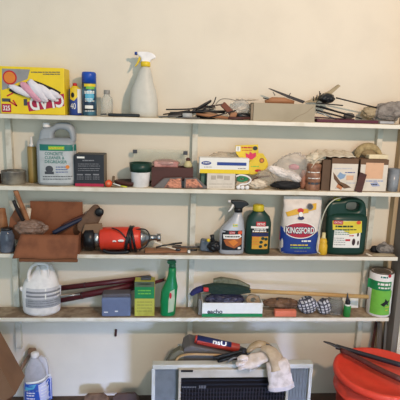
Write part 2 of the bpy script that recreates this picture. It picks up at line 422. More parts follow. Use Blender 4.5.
# --- big white spray bottle
def spray_bottle(name, label, pl, pr, pt, pneck, k, y, secs, bm_, hm, tm, cm, flip=1, hl=1.0):
    """secs: (height fraction, centre shift fraction, rx fraction, ry fraction, n); head points left"""
    xc, w, h = spot(pl, pr, pt, k, y); z = SH[k]; hn = W((pl+pr)/2, pneck, y).z-z
    t = thing(name, label, 'spray bottle', (xc, y, z))
    sec = [(z+hn*a, xc+w/2*b_, y, w/2*c_, w/2*d_, n_) for a, b_, c_, d_, n_ in secs]
    N(bm_, True).rings(S_(sec)).build('bottle', t)
    nx = sec[-1][1]; nr = sec[-1][3]
    zc = z+hn; th = h-hn
    N(cm).lathe([(nr*1.15, -th*.02), (nr*1.3, 0), (nr*1.3, th*.28), (nr*1.1, th*.34)], (nx, y, zc), n=20).build('collar', t)
    s = th*hl
    hd = [(-.62, .78), (-.62, 1.0), (-.2, 1.02), (.35, 1.0), (.72, .82), (.80, .60), (.42, .48), (.30, .25), (-.30, .25), (-.34, .62)]
    head = N(hm).plate([(a*s*flip, b_*th) for a, b_ in hd], depth=nr*1.5, bev=nr*.3, M=Matrix.Translation((nx, y, zc)), rnd=1).build('spray_head', t)
    tr = [(-.34, .66), (-.50, .66), (-.62, .30), (-.82, -.02), (-.74, -.04), (-.52, .2), (-.36, .5)]
    N(tm).plate([(a*s*flip, b_*th) for a, b_ in tr], depth=nr*.9, bev=nr*.15, M=Matrix.Translation((nx, y, zc)), rnd=1).build('trigger', head)
    N(M_blue if hm is M_white else tm).lathe([(th*.10, 0), (th*.12, .003), (th*.11, s*.2)], (nx-s*.62*flip, y, zc+th*.88), (-flip, 0, 0), n=12).build('nozzle', head)
    return t, xc, w, h, z, hn, sec
prof = [(0, .0, .92, .62, 2.4), (.02, .0, .98, .68, 2.4), (.12, 0, 1.0, .7, 2.4), (.35, -.02, .97, .66, 2.3), (.55, -.04, .84, .6, 2.2), (.68, -.02, .66, .5, 2.1), (.78, .02, .56, .44, 2), (.88, .05, .46, .38, 2), (.96, .08, .34, .3, 2), (1, .08, .26, .26, 2)]
t, xc, w, h, z, hn, sec = spray_bottle('spray_bottle', 'large cloudy white spray bottle with yellow collar on top shelf', 130, 158.5, 52, 66.5, 0, -.08, prof, M_frost, M_white, M_yelp, M_yelp, hl=.95)
sec2 = [(a, b_, c_, d_*.94, e_*.94, f_) for a, b_, c_, d_, e_, f_ in sec]
# --- pile of tools left of the beige box: rods, pliers, file, brush, tape roll
def rod(label, cat, p0, p1, y0, y1, r, m_, k=0, n=8, r1=None, name='steel_rod', bend=0, group=None):
    if cat == 'rod': group = 'rods piled on the top shelf'
    a = W(*p0, y0); b_ = W(*p1, y1); a.z = max(a.z, SH[k]+r+.0005); b_.z = max(b_.z, SH[k]+(r1 or r)+.0005)
    mid = (a+b_)/2+Vector((0, 0, bend))
    return tag(N(m_).tube([a, mid, b_] if bend else [a, b_], r, n, r1, sub=2 if bend else 0).build(name), label, cat, group)
M_dk = mat('tool_black', (26, 23, 24), .5, c2=(46, 40, 38), scale=30)
M_dkg = mat('tool_grey', (96, 92, 88), .5)
def pliers(name, label, p0, p1, y0, y1, k, hm, spread=.012, jaw=.25, w=.0055):
    a = W(*p0, y0); c = W(*p1, y1); a.z = max(a.z, SH[k]+w+.001); c.z = max(c.z, SH[k]+w+.001)
    d = (c-a); L_ = d.length; u = d.normalized(); s = u.cross(Vector((0, 1, 0))).normalized() if 0 else Vector((-u.y*.3, u.x, .35)).normalized()
    t = thing(name, label, 'hand tool', (a.x, a.y, min(a.z, c.z)-w))
    piv = a+u*L_*(1-jaw)
    for sg in (-1, 1):
        N(hm).tube([a+s*sg*spread, a+u*L_*.35+s*sg*spread*1.25, piv-u*.012+s*sg*.003], [w*.8, w, w*.8], 8, sub=1).build('handle', t)
    N(M_dsteel).tube([piv-u*.014, piv, piv+u*L_*jaw*.5, c], [w*1.2, w*1.9, w*1.4, w*.5], 8, flat=.6).build('jaws', t)
    return t
rod('thin dark steel rod at the left tip of the tool pile', 'rod', (161, 117.5), (200, 112), -.13, -.12, .0026, M_dk)
rod('long dark rod pointing left from the tool pile, topmost', 'rod', (166, 109.5), (215, 106.5), -.09, -.08, .0034, M_dk, bend=-.006)
rod('grey steel rod crossing low in the tool pile', 'rod', (159, 119), (192, 114.5), -.15, -.13, .003, M_dkg)
pliers('long_nose_pliers', 'black handled pliers lying at the left of the tool pile', (168, 116), (214, 109), -.10, -.09, 0, M_dk, .007)
pliers('side_cutters', 'dark cutters with upturned handle in the middle of the tool pile', (211, 101), (188, 114), -.11, -.13, 0, M_dk, .006)
rod('curved black wire over the centre of the tool pile', 'wire', (186, 113.5), (216, 108), -.12, -.10, .0022, M_dk, bend=.012, name='wire')
rod('flat black file lying across the tool pile', 'file', (183, 112), (226, 111), -.14, -.12, .004, M_dk, name='hand_file')
b = N(mat('grey_tape', (176, 176, 172), .5)); c = W(187, 116.5, -.145)
tag(b.lathe([(.0125, 0), (.0125, .042)], (c.x-.02, -.145, SH[0]+.0135), (1, .1, 0), n=18).build('tape_roll'), 'short pale grey roll lying at the front of the tool pile', 'roll')
for i, (p0, p1, y0, y1, m_, lb) in enumerate((((196, 114), (228, 119), -.14, -.15, M_owood, 'orange brown wooden handle sloping down at the front of the tool pile'), ((203, 112), (224, 117.5), -.12, -.135, M_card2, 'tan wooden handle behind the orange brown one in the tool pile'))):
    a = W(*p0, y0); c = W(*p1, y1); c.z = max(c.z, SH[0]+.008)
    tag(N(m_).tube([a, a*.7+c*.3, a*.3+c*.7, c], [.004, .0075, .0085, .006], 10).build('wooden_handle'), lb, 'dowel', 'wooden dowels in the tool pile')  # bare tool handles, built without their heads
c = W(227, 108.5, -.12); tag(N(mat('brown_block', (120, 68, 50), .7)).box(c, (.062, .03, .026), Matrix.Rotation(.75, 4, 'Y'), bev=.003).build('sanding_block'), 'tilted reddish brown block on the tool pile', 'block')
c = W(233, 115, -.13); tag(N(M_owood).box(c, (.03, .03, .03), Matrix.Rotation(.3, 4, 'Y'), bev=.003).build('wood_offcut'), 'small tan offcut beside the tilted brown block', 'offcut')
t = thing('clear_pouch', 'crumpled clear grey plastic pouch beside the beige box', 'plastic bag', (W(240, 112, -.1).x, -.09, SH[0]))
N(M_bag).blob(W(241, 107, -.09), (.045, .035, .034), .25, 2.4, 11, 4, floor=SH[0]+.02).build('pouch', t)
tag(N(M_black).blob(W(242, 116, -.10), (.05, .03, .016), .2, 2.5, 12, 3, floor=SH[0]).build('black_rag'), 'black rag bundled under the clear pouch', 'rag')
wr = [W(*p, -.08) for p in ((214, 108), (217, 102), (222, 98.5), (230, 99), (237, 101), (243, 100))]
tag(N(mat('pale_wire', (150, 140, 126), .5)).tube(wr, .0022, 8, sub=2).build('looped_wire'), 'pale bent wire arching up over the tool pile', 'wire')
tag(N(M_dk).tube([W(203, 105.5, -.09), W(211, 106.5, -.09), W(214, 103, -.09), W(216, 97, -.09)], .0026, 8, sub=2).build('hooked_wire'), 'dark wire with an upturned hooked end', 'wire')
tag(N(M_cloth).blob(W(247, 99.6, -.07), (.055, .02, .005), .2, 3, 4, 3).build('paper_strip'), 'pale paper strip lying across the pouch and beige box', 'paper')

rr_ = random.Random(23)
for i, (x0, y0, x1, y1, d_, w_) in enumerate(((163, 114.5, 190, 110.5, -.07, .0032), (170, 112.5, 202, 112.5, -.065, .004), (178, 117.5, 206, 109, -.115, .0035), (192, 108.5, 222, 104.5, -.06, .003), (195, 112, 225, 112.5, -.075, .0045), (206, 118.5, 236, 110.5, -.155, .0028), (176, 118.8, 200, 118.2, -.155, .003))):
    rod(['blackened steel rod low at the back left of the tool pile', 'thick dark rod lying level at the back of the tool pile', 'slanting dark rod in front of the pale grey roll', 'thin dark rod rising right beside the hooked wire', 'thick dark rod level behind the reddish brown block', 'thin dark rod across the front of the tan offcut', 'short dark rod flat on the shelf edge by the grey roll'][i], 'rod', (x0, y0), (x1, y1), d_, d_-.01, w_, [M_dk, M_dkg, M_dk, M_dwood, M_dk, M_dk, M_dkg][i])
tag(N(M_dk).blob(on((207, 115.5), -.09), (.05, .025, .018), .3, 3, 77, 4, floor=SH[0], sharp=True).build('cord_bundle'), 'bundle of black cord in the heart of the tool pile', 'cord')
tag(N(M_dwood).tube([on((222, 117.5), -.145), on((236, 118.5), -.145), on((250, 118), -.14)], [.006, .008, .006], 10).build('dark_dowel'), 'dark brown dowel at the shelf edge left of the beige carton', 'dowel')
# --- beige open carton
yf = -.148; a = W(253.5, 112, yf).x; c = W(315, 112, yf).x; h = W(284, 103.5, yf).z-SH[0]
t = thing('beige_carton', 'low beige carton full of small tools on the top shelf', 'box', ((a+c)/2, yf+.05, SH[0]))
M_beige = mat('beige_carton', (172, 160, 136), .7, c2=(160, 148, 124), scale=6)
b = N(M_beige); xm = (a+c)/2; dep = .10
b.box((xm, yf+.002, SH[0]+h/2), (c-a, .004, h), bev=.001)
b.box((xm, yf+dep-.002, SH[0]+h/2), (c-a, .004, h), bev=.001)
for xx in (a+.002, c-.002): b.box((xx, yf+dep/2, SH[0]+h/2), (.004, dep-.008, h), bev=.001)
b.box((xm, yf+dep/2, SH[0]+.0025), (c-a-.008, dep-.008, .004)); b.build('carton', t)
N(mat('crease_line', (140, 122, 98), .7)).tube([Vector((*p, 0)).xzy + Vector((0, yf-.0005, 0)) for p in px([(290, 122), (298, 116), (306, 113), (313, 107)], yf)], .0008, 6, sub=1).build('torn_crease', t)
N(mat('shaded_flap', (150, 132, 108), .7)).box((a-.006, yf+.045, SH[0]+h*.47), (.010, .08, h*.9), bev=.001).build('side_flap', t)  # flap's darker brown paints in the shade on the carton's side
zt = SH[0]+h
tag(N(M_owood).tube([on((265, 102), -.10), on((272, 100.6), -.10), on((284, 101), -.10), on((294, 102.5), -.10)], [.006, .012, .012, .006], 9, flat=1.4).build('wooden_scraper'), 'orange brown wooden piece lying on top of the beige carton', 'wood piece')
t = thing('hand_saw', 'black blade pointing up left out of the beige carton', 'saw', on((303, 103), -.09))
N(M_dk).plate(px([(268, 88.5), (270, 88.3), (305, 101), (303, 103.5), (288, 98)], -.09), depth=.004, bev=.0008, M=Matrix.Translation((0, -.09, 0))).build('blade', t)
N(M_dkg).tube([on((273, 92), -.088), on((275, 95.5), -.088)], .002, 6).build('guide_pin', t)
N(M_dkg).tube([on((289, 96), -.094), on((290.5, 93), -.094)], .0022, 6).build('lever', t)
rod('small dark nail sticking out on the left rim of the beige carton', 'nail', (263, 98), (272, 100), -.11, -.10, .0022, M_dk, name='nail')
t = thing('wire_brush', 'tan backed brush lying on the black bulb at the carton right end', 'brush', on((312, 99), -.07))
M_tan = mat('tan_bristle', (176, 158, 126), .8, bump=.5, bscale=200)
N(M_tan).plate(px([(303, 102.5), (310, 100), (330, 90.5), (338, 84.5), (340, 86), (331, 94), (316, 102.5)], -.065), depth=.022, bev=.002, M=Matrix.Translation((0, -.065, 0))).build('back', t)
b = N(M_dk)
for i in range(5):
    p0 = (306+i*2.3, 99-i*.9); b.tube([on((314+i*1.9, 101-i*.75), -.082), on((313.5+i*1.7+(i*37 % 5), 96.5-i*.8-(i*53 % 4)), -.085)], .0024, 5)
b.build('bristles', t)
tag(N(M_black).blob(on((327, 98.5), -.10), (.038, .03, .024), .16, 2, 21, 4).build('rubber_bulb'), 'black rubber bulb resting at the right end of the beige carton', 'bulb')
tag(N(M_dk).tube([on((336, 97.8), -.10), on((377, 107.8), -.09)], .0034, 8).build('straight_rod'), 'long straight black rod sloping down right to the grey cloth', 'rod')
for i, (p0, p1, r_, lb) in enumerate((((316, 103), (343, 105.5), .003, 'black rod lying highest right of the beige carton'), ((316, 106), (353, 116), .0045, 'thick black rod fanned right of the beige carton'), ((316, 110), (346, 118), .004, 'lower black rod fanned right of the beige carton'), ((320, 106), (362, 119), .0028, 'thinnest black rod fanned right of the beige carton'))):
    rod(lb, 'rod', p0, p1, -.11-.012*i, -.12-.01*i, r_, M_dk)
tag(N(M_steel).tube([on((317, 112), -.15), on((336, 119), -.152)], .003, 8).build('steel_strip'), 'bright steel strip low on the right of the beige carton', 'blade')
c0 = W(316, 121, -.14); c1 = W(377, 121, -.14)
tag(N(mat('maroon_cover', (88, 26, 46), .5)).box(((c0.x+c1.x)/2, -.135, SH[0]+.0085), (c1.x-c0.x, .045, .014), Matrix.Rotation(-.0, 4, 'Y'), bev=.003).build('folder'), 'flat maroon folder at the right front of the top shelf', 'folder')
tag(N(mat('maroon_strip', (70, 26, 36), .4)).box((c0.x+.09, -.115, SH[0]+.020), (.2, .04, .007), Matrix.Rotation(.03, 4, 'Y'), bev=.002).build('thin_book'), 'thin dark maroon cover lying on the flat folder', 'book')
M_fur = mat('grey_fuzzy_cloth', (150, 142, 134), .95, c2=(112, 104, 98), scale=30, bump=.7, bscale=120)
tag(N(M_fur).blob(on((388, 112), -.08), (.085, .05, .046), .22, 2.4, 31, 5, Matrix.Rotation(-.25, 3, 'Y'), floor=SH[0], zmax=SH[0]+.12).build('grey_cloth'), 'bundled grey fuzzy cloth at the right end of the top shelf', 'cloth')
tag(N(M_tan).blob(on((370, 113), -.07), (.045, .035, .030), .25, 2.6, 33, 4, floor=SH[0]).build('tan_rag'), 'tan rag tucked left of the grey fuzzy cloth', 'rag')
tag(N(M_dkg).blob(on((349, 116), -.07), (.026, .02, .016), .2, 2.6, 34, 3, floor=SH[0]).build('steel_wool'), 'small grey clump between black rods and tan rag', 'steel wool')
tag(N(mat('light_grey_sheet', (176, 174, 174), .4)).box((W(386, 121, -.14).x, -.145, SH[0]+.008), (.07, .02, .012), bev=.003).build('grey_strip'), 'pale grey strip at the shelf edge below the grey cloth', 'strip')
# ================================================================ SECOND SHELF
z = SH[1]
# --- round tin
xc, w, h = spot(2, 25.5, 170.5, 1, -.09); r = w/2
t = thing('round_tin', 'low round dented metal tin at the left end of the second shelf', 'tin', (xc, -.09, z))
M_tin = mat('dull_tin', (118, 114, 108), .45, metal=.5, c2=(176, 168, 150), scale=14)
b = N(M_tin); b.lathe([(r*.97, 0), (r, .003), (r, h*.9), (r*1.03, h*.93), (r*1.03, h), (r*.95, h), (r*.95, h*.5), (.001, h*.5)], (xc, -.09, z)); b.build('body', t)
N(M_dk).lathe([(r*.94, h*.5+.0008), (r*.94, h*.78), (.001, h*.8)], (xc, -.09, z)).build('dark_contents', t)
tag(N(M_steel).box((xc-.015, -.09, z+h*.8+.004), (.03, .012, .006), bev=.001).build('metal_clip'), 'bright clip lying in the round tin', 'clip')
# --- amber sealant tube
xc, w, h = spot(28, 37, 146.5, 1, -.055); r = w/2; hh = W(32, 136.5, -.055).z-z
t = thing('sealant_tube', 'tall amber tube with white nozzle left of the grey degreaser jug', 'tube', (xc, -.055, z))
N(mat('amber_tube', (160, 132, 72), .35, c2=(126, 98, 48), scale=10)).lathe([(r*.95, 0), (r, .003), (r, h*.97), (r*.9, h)], (xc, -.055, z)).build('body', t)
N(M_white).lathe([(r*.6, h), (r*.5, h*1.06), (r*.28, h*1.08), (r*.2, hh)], (xc, -.055, z), n=16).build('nozzle', t)
tag(N(M_dwood).lathe([(.016, 0), (.016, .045), (.012, .05)], (W(0, 176, -.1).x-.012, -.1, z), n=20).build('brown_jar'), 'dark brown jar edge at the photo left margin of second shelf', 'jar')

# --- jugs
def jug(name, label, pl, pr, pt, psh, k, y, ry, neckpx, holepx, outpx, bm_, cm, capw, captop):
    """gallon jug: lofted body, moulded top plate with the handle hole, neck and cap"""
    xc, w, h = spot(pl, pr, pt, k, y); z = SH[k]; r = w/2
    zs = W((pl+pr)/2, psh, y).z
    t = thing(name, label, 'jug', (xc, y, z))
    sec = [(z, xc, y, r*.9, ry*.86, 3.2), (z+.005, xc, y, r*.97, ry*.95, 3.4), (z+.016, xc, y, r, ry, 3.6), (zs-.02, xc, y, r, ry, 3.6), (zs-.006, xc, y, r*.97, ry*.93, 3.2), (zs+.006, xc, y, r*.9, ry*.7, 2.8), (zs+.012, xc, y, r*.82, ry*.45, 2.4)]
    N(bm_, True).rings(S_(sec, 40)).build('body', t)
    N(bm_, True).plate(px(outpx, y), [px(holepx, y)], depth=ry*1.05, bev=ry*.26, M=Matrix.Translation((0, y, 0)), rnd=2, smooth=True).build('moulded_handle', t)
    nx, nz = px([neckpx], y)[0]; cz = px([(neckpx[0], captop)], y)[0][1]
    N(bm_).lathe([(capw*1.15, -.022), (capw*.95, 0)], (nx, y, nz), n=22).build('neck', t)
    N(cm).lathe([(capw*1.04, 0), (capw*1.06, .003), (capw*1.03, (cz-nz)*.85), (capw*.9, cz-nz)], (nx, y, nz), n=26).build('cap', t)
    return t, sec, xc, w, h
M_jgrey = mat('grey_jug_plastic', (158, 164, 168), .4, var=.06)
t, sec, xc, w, h = jug('degreaser_jug', 'grey gallon jug with teal and white concrete cleaner label', 38, 76, 122, 140, 1, -.085, .055, (46.5, 127), [(54, 137), (54, 133), (57, 129.5), (64, 129), (69, 131), (71, 137), (71, 139.5), (56, 139.5)],
    [(39, 145), (40, 136), (41.5, 129), (47, 127), (53, 126.5), (57, 122.5), (68, 122), (74, 126), (76, 134), (76, 145)], M_jgrey, M_white, .0165, 122.5)
F = face_fn(sec, .001); F2 = face_fn(sec, .002); F3 = face_fn(sec, .003); yl = -.138
L = N(mat('silver_label', (190, 194, 194), .45)); rect(L, 40, 146, 74, 182.5, yl, F, 24, 6)
L.m(M_teal); rect(L, 39.5, 145, 74.5, 150.5, yl, F2, 24, 3)
L.m(M_lgreen); rect(L, 48.5, 146.2, 64.5, 149.8, yl, F3)
L.m(M_yelp); lines(L, 49, 64, [147.6, 148.6], yl, face_fn(sec, .0035), .7, 3)
L.m(M_teal)
tx(L, 'CONCRETE', 45, 152, 63, 155.2, yl, F2, bold=.01); tx(L, 'CLEANER &', 45, 156.2, 64.5, 159.2, yl, F2, bold=.01); tx(L, 'DEGREASER', 45, 160.2, 67, 163.2, yl, F2, bold=.01)
L.m(M_dgrey).disc(*px([(49.5, 169)], yl)[0], .018, .016, F2); rect(L, 45, 171.5, 54, 174, yl, F2)
L.m(M_blue); lines(L, 56, 68, [167, 169.5, 172], yl, F2); L.m(M_orange).disc(*px([(67.5, 167)], yl)[0], .009, .009, F2)
L.m(M_dgrey); lines(L, 43, 72, [176.5, 179], yl, F2); L.build('label', t)

# --- black retail box with red foot
yf = -.14; a = W(75, 175, yf).x; c = W(104, 175, yf).x; h = W(88, 154.5, yf).z-z
t = thing('black_retail_box', 'square black box with red foot right of the degreaser jug', 'box', ((a+c)/2, yf+.05, z))
M_bbox = mat('black_card', (40, 42, 48), .5); M_bside = mat('grey_brown_card', (128, 116, 98), .7)
N(M_bbox).box(((a+c)/2, yf+.05, z+h/2), (c-a, .1, h), bev=.0015).build('carton', t)
L = MB(); L.m(M_mag); rect(L, 75.2, 183.8, 103.8, 187, yf, flat_fn(yf-.0008))
L.m(M_whitel); rect(L, 77, 156.6, 84.5, 158.2, yf, flat_fn(yf-.0012))
L.m(M_grey); lines(L, 82.5, 94, [160.5], yf, flat_fn(yf-.0012), 1.0, 4); lines(L, 78, 100, [164, 166, 168.5, 170.5], yf, flat_fn(yf-.001), .5, 5)
for x0 in (77, 85, 93): rect(L, x0, 174, x0+6, 175.2, yf, flat_fn(yf-.001)); lines(L, x0, x0+6.5, [177, 179], yf, flat_fn(yf-.001), .6, 3)
L.build('printed_front', t)
L = N(M_bside).box((c+.0006, yf+.05, z+h/2), (.0012, .096, h-.004)); L.build('plain_side', t)
# --- orange roll, little tools
c = W(108.5, 182.8, -.148); t = thing('orange_tape_roll', 'small bright orange roll standing by the black box', 'tape', (c.x, -.14, z))
b = N(M_ocap); b.lathe([(.0165, 0), (.0165, .02)], (c.x, -.150, z+.0165), (0, 1, 0), n=24); b.build('roll', t)
N(mat('pale_core', (240, 150, 110), .5)).lathe([(.007, 0), (.007, .022)], (c.x, -.151, z+.0165), (0, 1, 0), n=18).build('core', t)
t = thing('paint_scraper', 'little tool with white shaft and yellow tip on second shelf', 'tool', (W(118, 186, -.145).x, -.145, z))
N(M_whitel).tube([W(113, 183.5, -.148), W(121, 186, -.150)], .0028, 8).build('shaft', t)
N(mat('lemon_plastic', (214, 212, 70), .45)).tube([W(120.5, 185.9, -.150), W(127, 187.2, -.152)], [.003, .0045, .004], 10).build('tip', t)
tag(N(mat('brown_peg', (112, 92, 70), .7)).tube([W(112.5, 184.5, -.13), W(113.8, 176, -.12)], [.007, .005, .006], 10).build('wooden_peg'), 'short upright brown peg beside the orange roll', 'peg')
c = W(133, 182, -.075)
tag(N(M_dwood).lathe([(.05, 0), (.085, .008), (.092, .022), (.088, .024), (.05, .016), (.001, .014)], (c.x, -.088, z), n=32, sq=.62).build('brown_dish'), 'shallow dark brown dish behind the white pot', 'dish')
# --- white pot with green pot nested in it
xc, w, h = spot(129.2, 151.6, 163, 1, -.125); r = w/2*.9; hw = W(140, 171.5, -.125).z-z
t = thing('white_pot', 'white tapered plant pot holding a dark green pot', 'plant pot', (xc, -.115, z))
N(M_white).lathe([(r*.78, 0), (r*.84, .003), (r*.98, hw*.94), (r*1.0, hw), (r*.93, hw), (r*.76, .006), (.001, .006)], (xc, -.115, z), n=36).build('pot', t)
t = thing('green_pot', 'dark green pot rim nested inside the white pot', 'plant pot', (xc, -.115, z+.02))
N(M_dgreen).lathe([(r*.66, .022), (r*.90, hw*.97), (r*1.06, hw*1.0), (r*1.12, h), (r*1.05, h), (r*.86, hw*.9), (r*.6, .03), (.001, .03)], (xc, -.115, z), n=36).build('pot', t)
# --- leaning glass pane with clips
t = thing('glass_sheet', 'thin clear glass sheet with dark corner clips leaning on the wall', 'glass pane', (W(160, 160, -.04).x, -.045, z))
a = W(133, 150, -.042); c = W(188.5, 150, -.042); zt = W(160, 149.5, -.042).z
M_pane = mat('pane_glass', (216, 226, 214), .05, trans=.6, alpha=.3, ior=1.1)
N(M_pane).box(((a.x+c.x)/2, -.040, (z+zt)/2+.001), (c.x-a.x, .003, zt-z-.002), Matrix.Rotation(-.03, 4, 'X')).build('glass', t)
for p in ((135, 151.5), (185.5, 153)):
    q = W(*p, -.046); N(M_dgrey).box((q.x, -.044, q.z), (.021, .012, .018), bev=.002).build('clip', t)
# --- brown wooden drawer box
yf = -.125; a = W(151.5, 175, yf).x; c = W(193, 175, yf).x; h = W(170, 167.5, yf).z-z
t = thing('wooden_tray', 'dark red brown wooden box behind the copper pads', 'wooden box', ((a+c)/2, -.09, z))
b = N(M_dwood); xm = (a+c)/2; dep = .07
b.box((xm, yf, z+h/2), (c-a, .006, h), bev=.001); b.box((xm, yf+dep, z+h/2), (c-a, .006, h), bev=.001)
for xx in (a+.003, c-.003): b.box((xx, yf+dep/2, z+h/2), (.006, dep-.007, h), bev=.001)
b.box((xm, yf+dep/2, z+h-.012), (c-a-.012, dep-.007, .005)); b.build('box', t)
c1 = W(166, 164.5, -.10); t = thing('pink_packet', 'shiny pink wrapped packet on top of the dark wooden box', 'packet', (c1.x, -.095, z+h))
M_pink = mat('pink_wrap', (206, 150, 138), .3, c2=(172, 112, 104), scale=18, bump=.3)
N(M_pink).box((c1.x, -.092, z+h+.012), (.118, .05, .030), bev=.008, seg=3).build('packet', t)
N(mat('clear_film', (220, 190, 180), .15, trans=.5, alpha=.6)).blob((c1.x, -.092, z+h+.018), (.066, .030, .019), .06, 3, 5, 4).build('film', t)
c1 = W(188, 165, -.10); t = thing('small_figurine', 'small cream figure with dark cap on the dark wooden box', 'figurine', (c1.x, -.10, z+h))
N(mat('cream_glaze', (206, 192, 140), .4, var=.15)).lathe([(.018, 0), (.021, .005), (.020, .014), (.013, .026), (.009, .032)], (c1.x, -.10, z+h), n=20).build('body', t)
N(M_dwood).lathe([(.009, .031), (.012, .037), (.009, .044), (.003, .047)], (c1.x, -.10, z+h), n=18).build('head', t)
# --- two copper pads in clear trays at the front edge
M_cop = mat('copper_mesh', (214, 142, 112), .35, metal=.35, c2=(120, 84, 72), scale=45, bump=.6, bscale=120)
M_tray = mat('grey_tray', (112, 102, 96), .3, c2=(86, 78, 74), scale=10)
for i, (pts, ln, lb) in enumerate((([(153, 189.5), (164, 178), (181.5, 177.3), (182.5, 189.8)], [(164, 188.5), (170, 179), (181, 178.5), (181.5, 188.8)], 'left copper pad in a grey clear tray before the wooden box'), ([(183.8, 189.8), (184.5, 178), (197, 177.8), (207, 187), (207, 190)], [(185.5, 188.8), (186, 179.4), (196, 179), (203, 187.5)], 'right copper pad in a grey clear tray before the wooden box'))):
    P = px(pts, -.148); P = [(x_, max(z_, z+.001)) for x_, z_ in P]
    t = thing('copper_pad_tray', lb, 'scouring pad', (P[0][0], -.148, z), 'copper pads at the edge of second shelf')
    N(M_tray).plate(P, depth=.018, bev=.0025, M=Matrix.Translation((0, -.145, 0))).build('tray', t)
    Q = px(ln, -.158); Q = [(x_, max(z_, z+.003)) for x_, z_ in Q]
    N(M_cop).plate(Q, depth=.006, bev=.0015, M=Matrix.Translation((0, -.1555, 0))).build('copper_pad', t)
q = W(183, 184, -.158); tag(N(M_black).box((q.x, -.1525, q.z), (.012, .008, .028), bev=.001).build('black_clip'), 'small black clip between the two copper pads', 'clip')

# --- long white-yellow carton on a plain white carton
yf = -.145
a = W(207, 182, yf).x; c = W(235, 182, yf).x; h0 = W(220, 173.5, yf).z-z
t = thing('plain_white_carton', 'small off white carton supporting the long cling film box', 'box', ((a+c)/2, -.1, z))
M_offw = mat('off_white_card', (222, 212, 196), .6, var=.08)
N(M_offw).box(((a+c)/2, yf+.045, z+h0/2), (c-a, .09, h0), bev=.0015).build('carton', t)
L = N(mat('faint_print', (186, 174, 158), .6)); 
for x0, y0, x1, y1 in ((211, 175.5, 216, 179.5), (217, 175.5, 223, 178.5), (224, 176, 230, 180)): rect(L, x0, y0, x1, y1, yf, flat_fn(yf-.0008))
lines(L, 209, 233, [184, 187], yf, flat_fn(yf-.0008), .5, 6); L.build('faded_print', t)
a = W(199.5, 165, yf).x; c = W(249, 165, yf).x; zt = W(224, 158, yf).z; zb = z+h0+.0005
t = thing('cling_film_box', 'long white box with blue oval and yellow lower edge', 'box', ((a+c)/2, -.12, zb))
hh = zt-zb; ang = W(249, 160, yf).z-W(199, 159, yf).z
N(M_whitel).box(((a+c)/2, yf+.03, zb+hh/2), (c-a, .06, hh), bev=.001).build('carton', t)
L = MB(); f = flat_fn(yf-.0008); L.m(M_yel); rect(L, 199.7, 170, 248.8, 173, yf, f); L.m(M_whitel)
L.m(M_blue).disc(*px([(206.3, 163)], yf)[0], .024, .009, f)
L.m(M_whitel); lines(L, 203, 209.5, [162.8], yf, flat_fn(yf-.0016), .8, 3)
L.m(M_blue); rect(L, 217, 162.7, 246.5, 165.2, yf, f)
L.m(M_grey); lines(L, 238, 246, [168.5], yf, f, .7); lines(L, 204, 212, [167], yf, f, .5)
L.build('printed_front', t)
tag(N(mat('sea_green_tube', (92, 120, 104), .6)).box((W(203, 175, -.09).x, -.085, z+.05), (.026, .05, .098), bev=.006).build('green_sleeve'), 'grey green sleeve standing behind the long white box', 'sleeve')
M_bagl = mat('smoky_bag', (226, 214, 194), .25, trans=.5, alpha=.5, bump=.5, bscale=35, ior=1.2)
tag(N(M_bagl).blob(W(224, 158, -.08), (.075, .035, .030), .22, 2.3, 41, 5).build('plastic_bag'), 'smoky clear bag rising behind the long white box', 'plastic bag')
# --- seed packets
t = thing('seed_packet', 'orange yellow packet printed with a pink flower, top of its pair', 'packet', W(246, 153, -.09))
T_ = lambda y: Matrix.Translation((0, y, 0))
N(M_yelp).plate(px([(235.3, 145.5), (258, 144.5), (258.5, 152), (252, 160), (243, 162), (236, 153)], -.095), depth=.006, bev=.001, M=T_(-.095)).build('packet', t)
L = N(M_whitel); yy = -.099; f = flat_fn(yy-.0003); rect(L, 235.8, 146.3, 240.5, 151.3, yy, f); L.m(M_black); L.disc(*px([(255.2, 148.3)], yy)[0], .012, .010, f); rect(L, 237.7, 147, 238.4, 150.6, yy, flat_fn(yy-.0008))
L.m(M_red); lines(L, 241.5, 252.5, [147.6], yy, f, 1.3, 4); lines(L, 242, 252, [150.2], yy, f, .6, 5)
L.m(mat('flower_pink', (222, 50, 92), .5)).poly(px([(246, 157), (245.5, 153), (249, 154.5), (250, 151.5), (252.5, 153.5), (256, 152.5), (256, 156.5), (252, 159.5), (248, 159.5)], yy), f)
L.build('printed_front', t)
t = thing('fertilizer_bag', 'bright yellow pouch with a brown round mark behind the clear bag', 'pouch', W(256, 172, -.085))
N(M_yelp).plate(px([(249, 160), (261, 150.5), (268.5, 162), (267, 169), (255, 175), (246.5, 174)], -.083), depth=.010, bev=.003, M=T_(-.083), rnd=1).build('pouch', t)
L = MB(); yy = -.0885; f = flat_fn(yy); L.m(mat('brown_seal', (150, 88, 44), .5)).disc(*px([(261.8, 160.5)], yy)[0], .0125, .0125, f); L.m(M_orange).disc(*px([(261.8, 160.5)], yy)[0], .007, .007, flat_fn(yy-.001))
L.m(M_lgreen); lines(L, 251, 259, [166.5], yy, f, .8, 4); L.m(M_red).disc(*px([(258, 170.7)], yy)[0], .016, .007, f); L.build('printed_front', t)
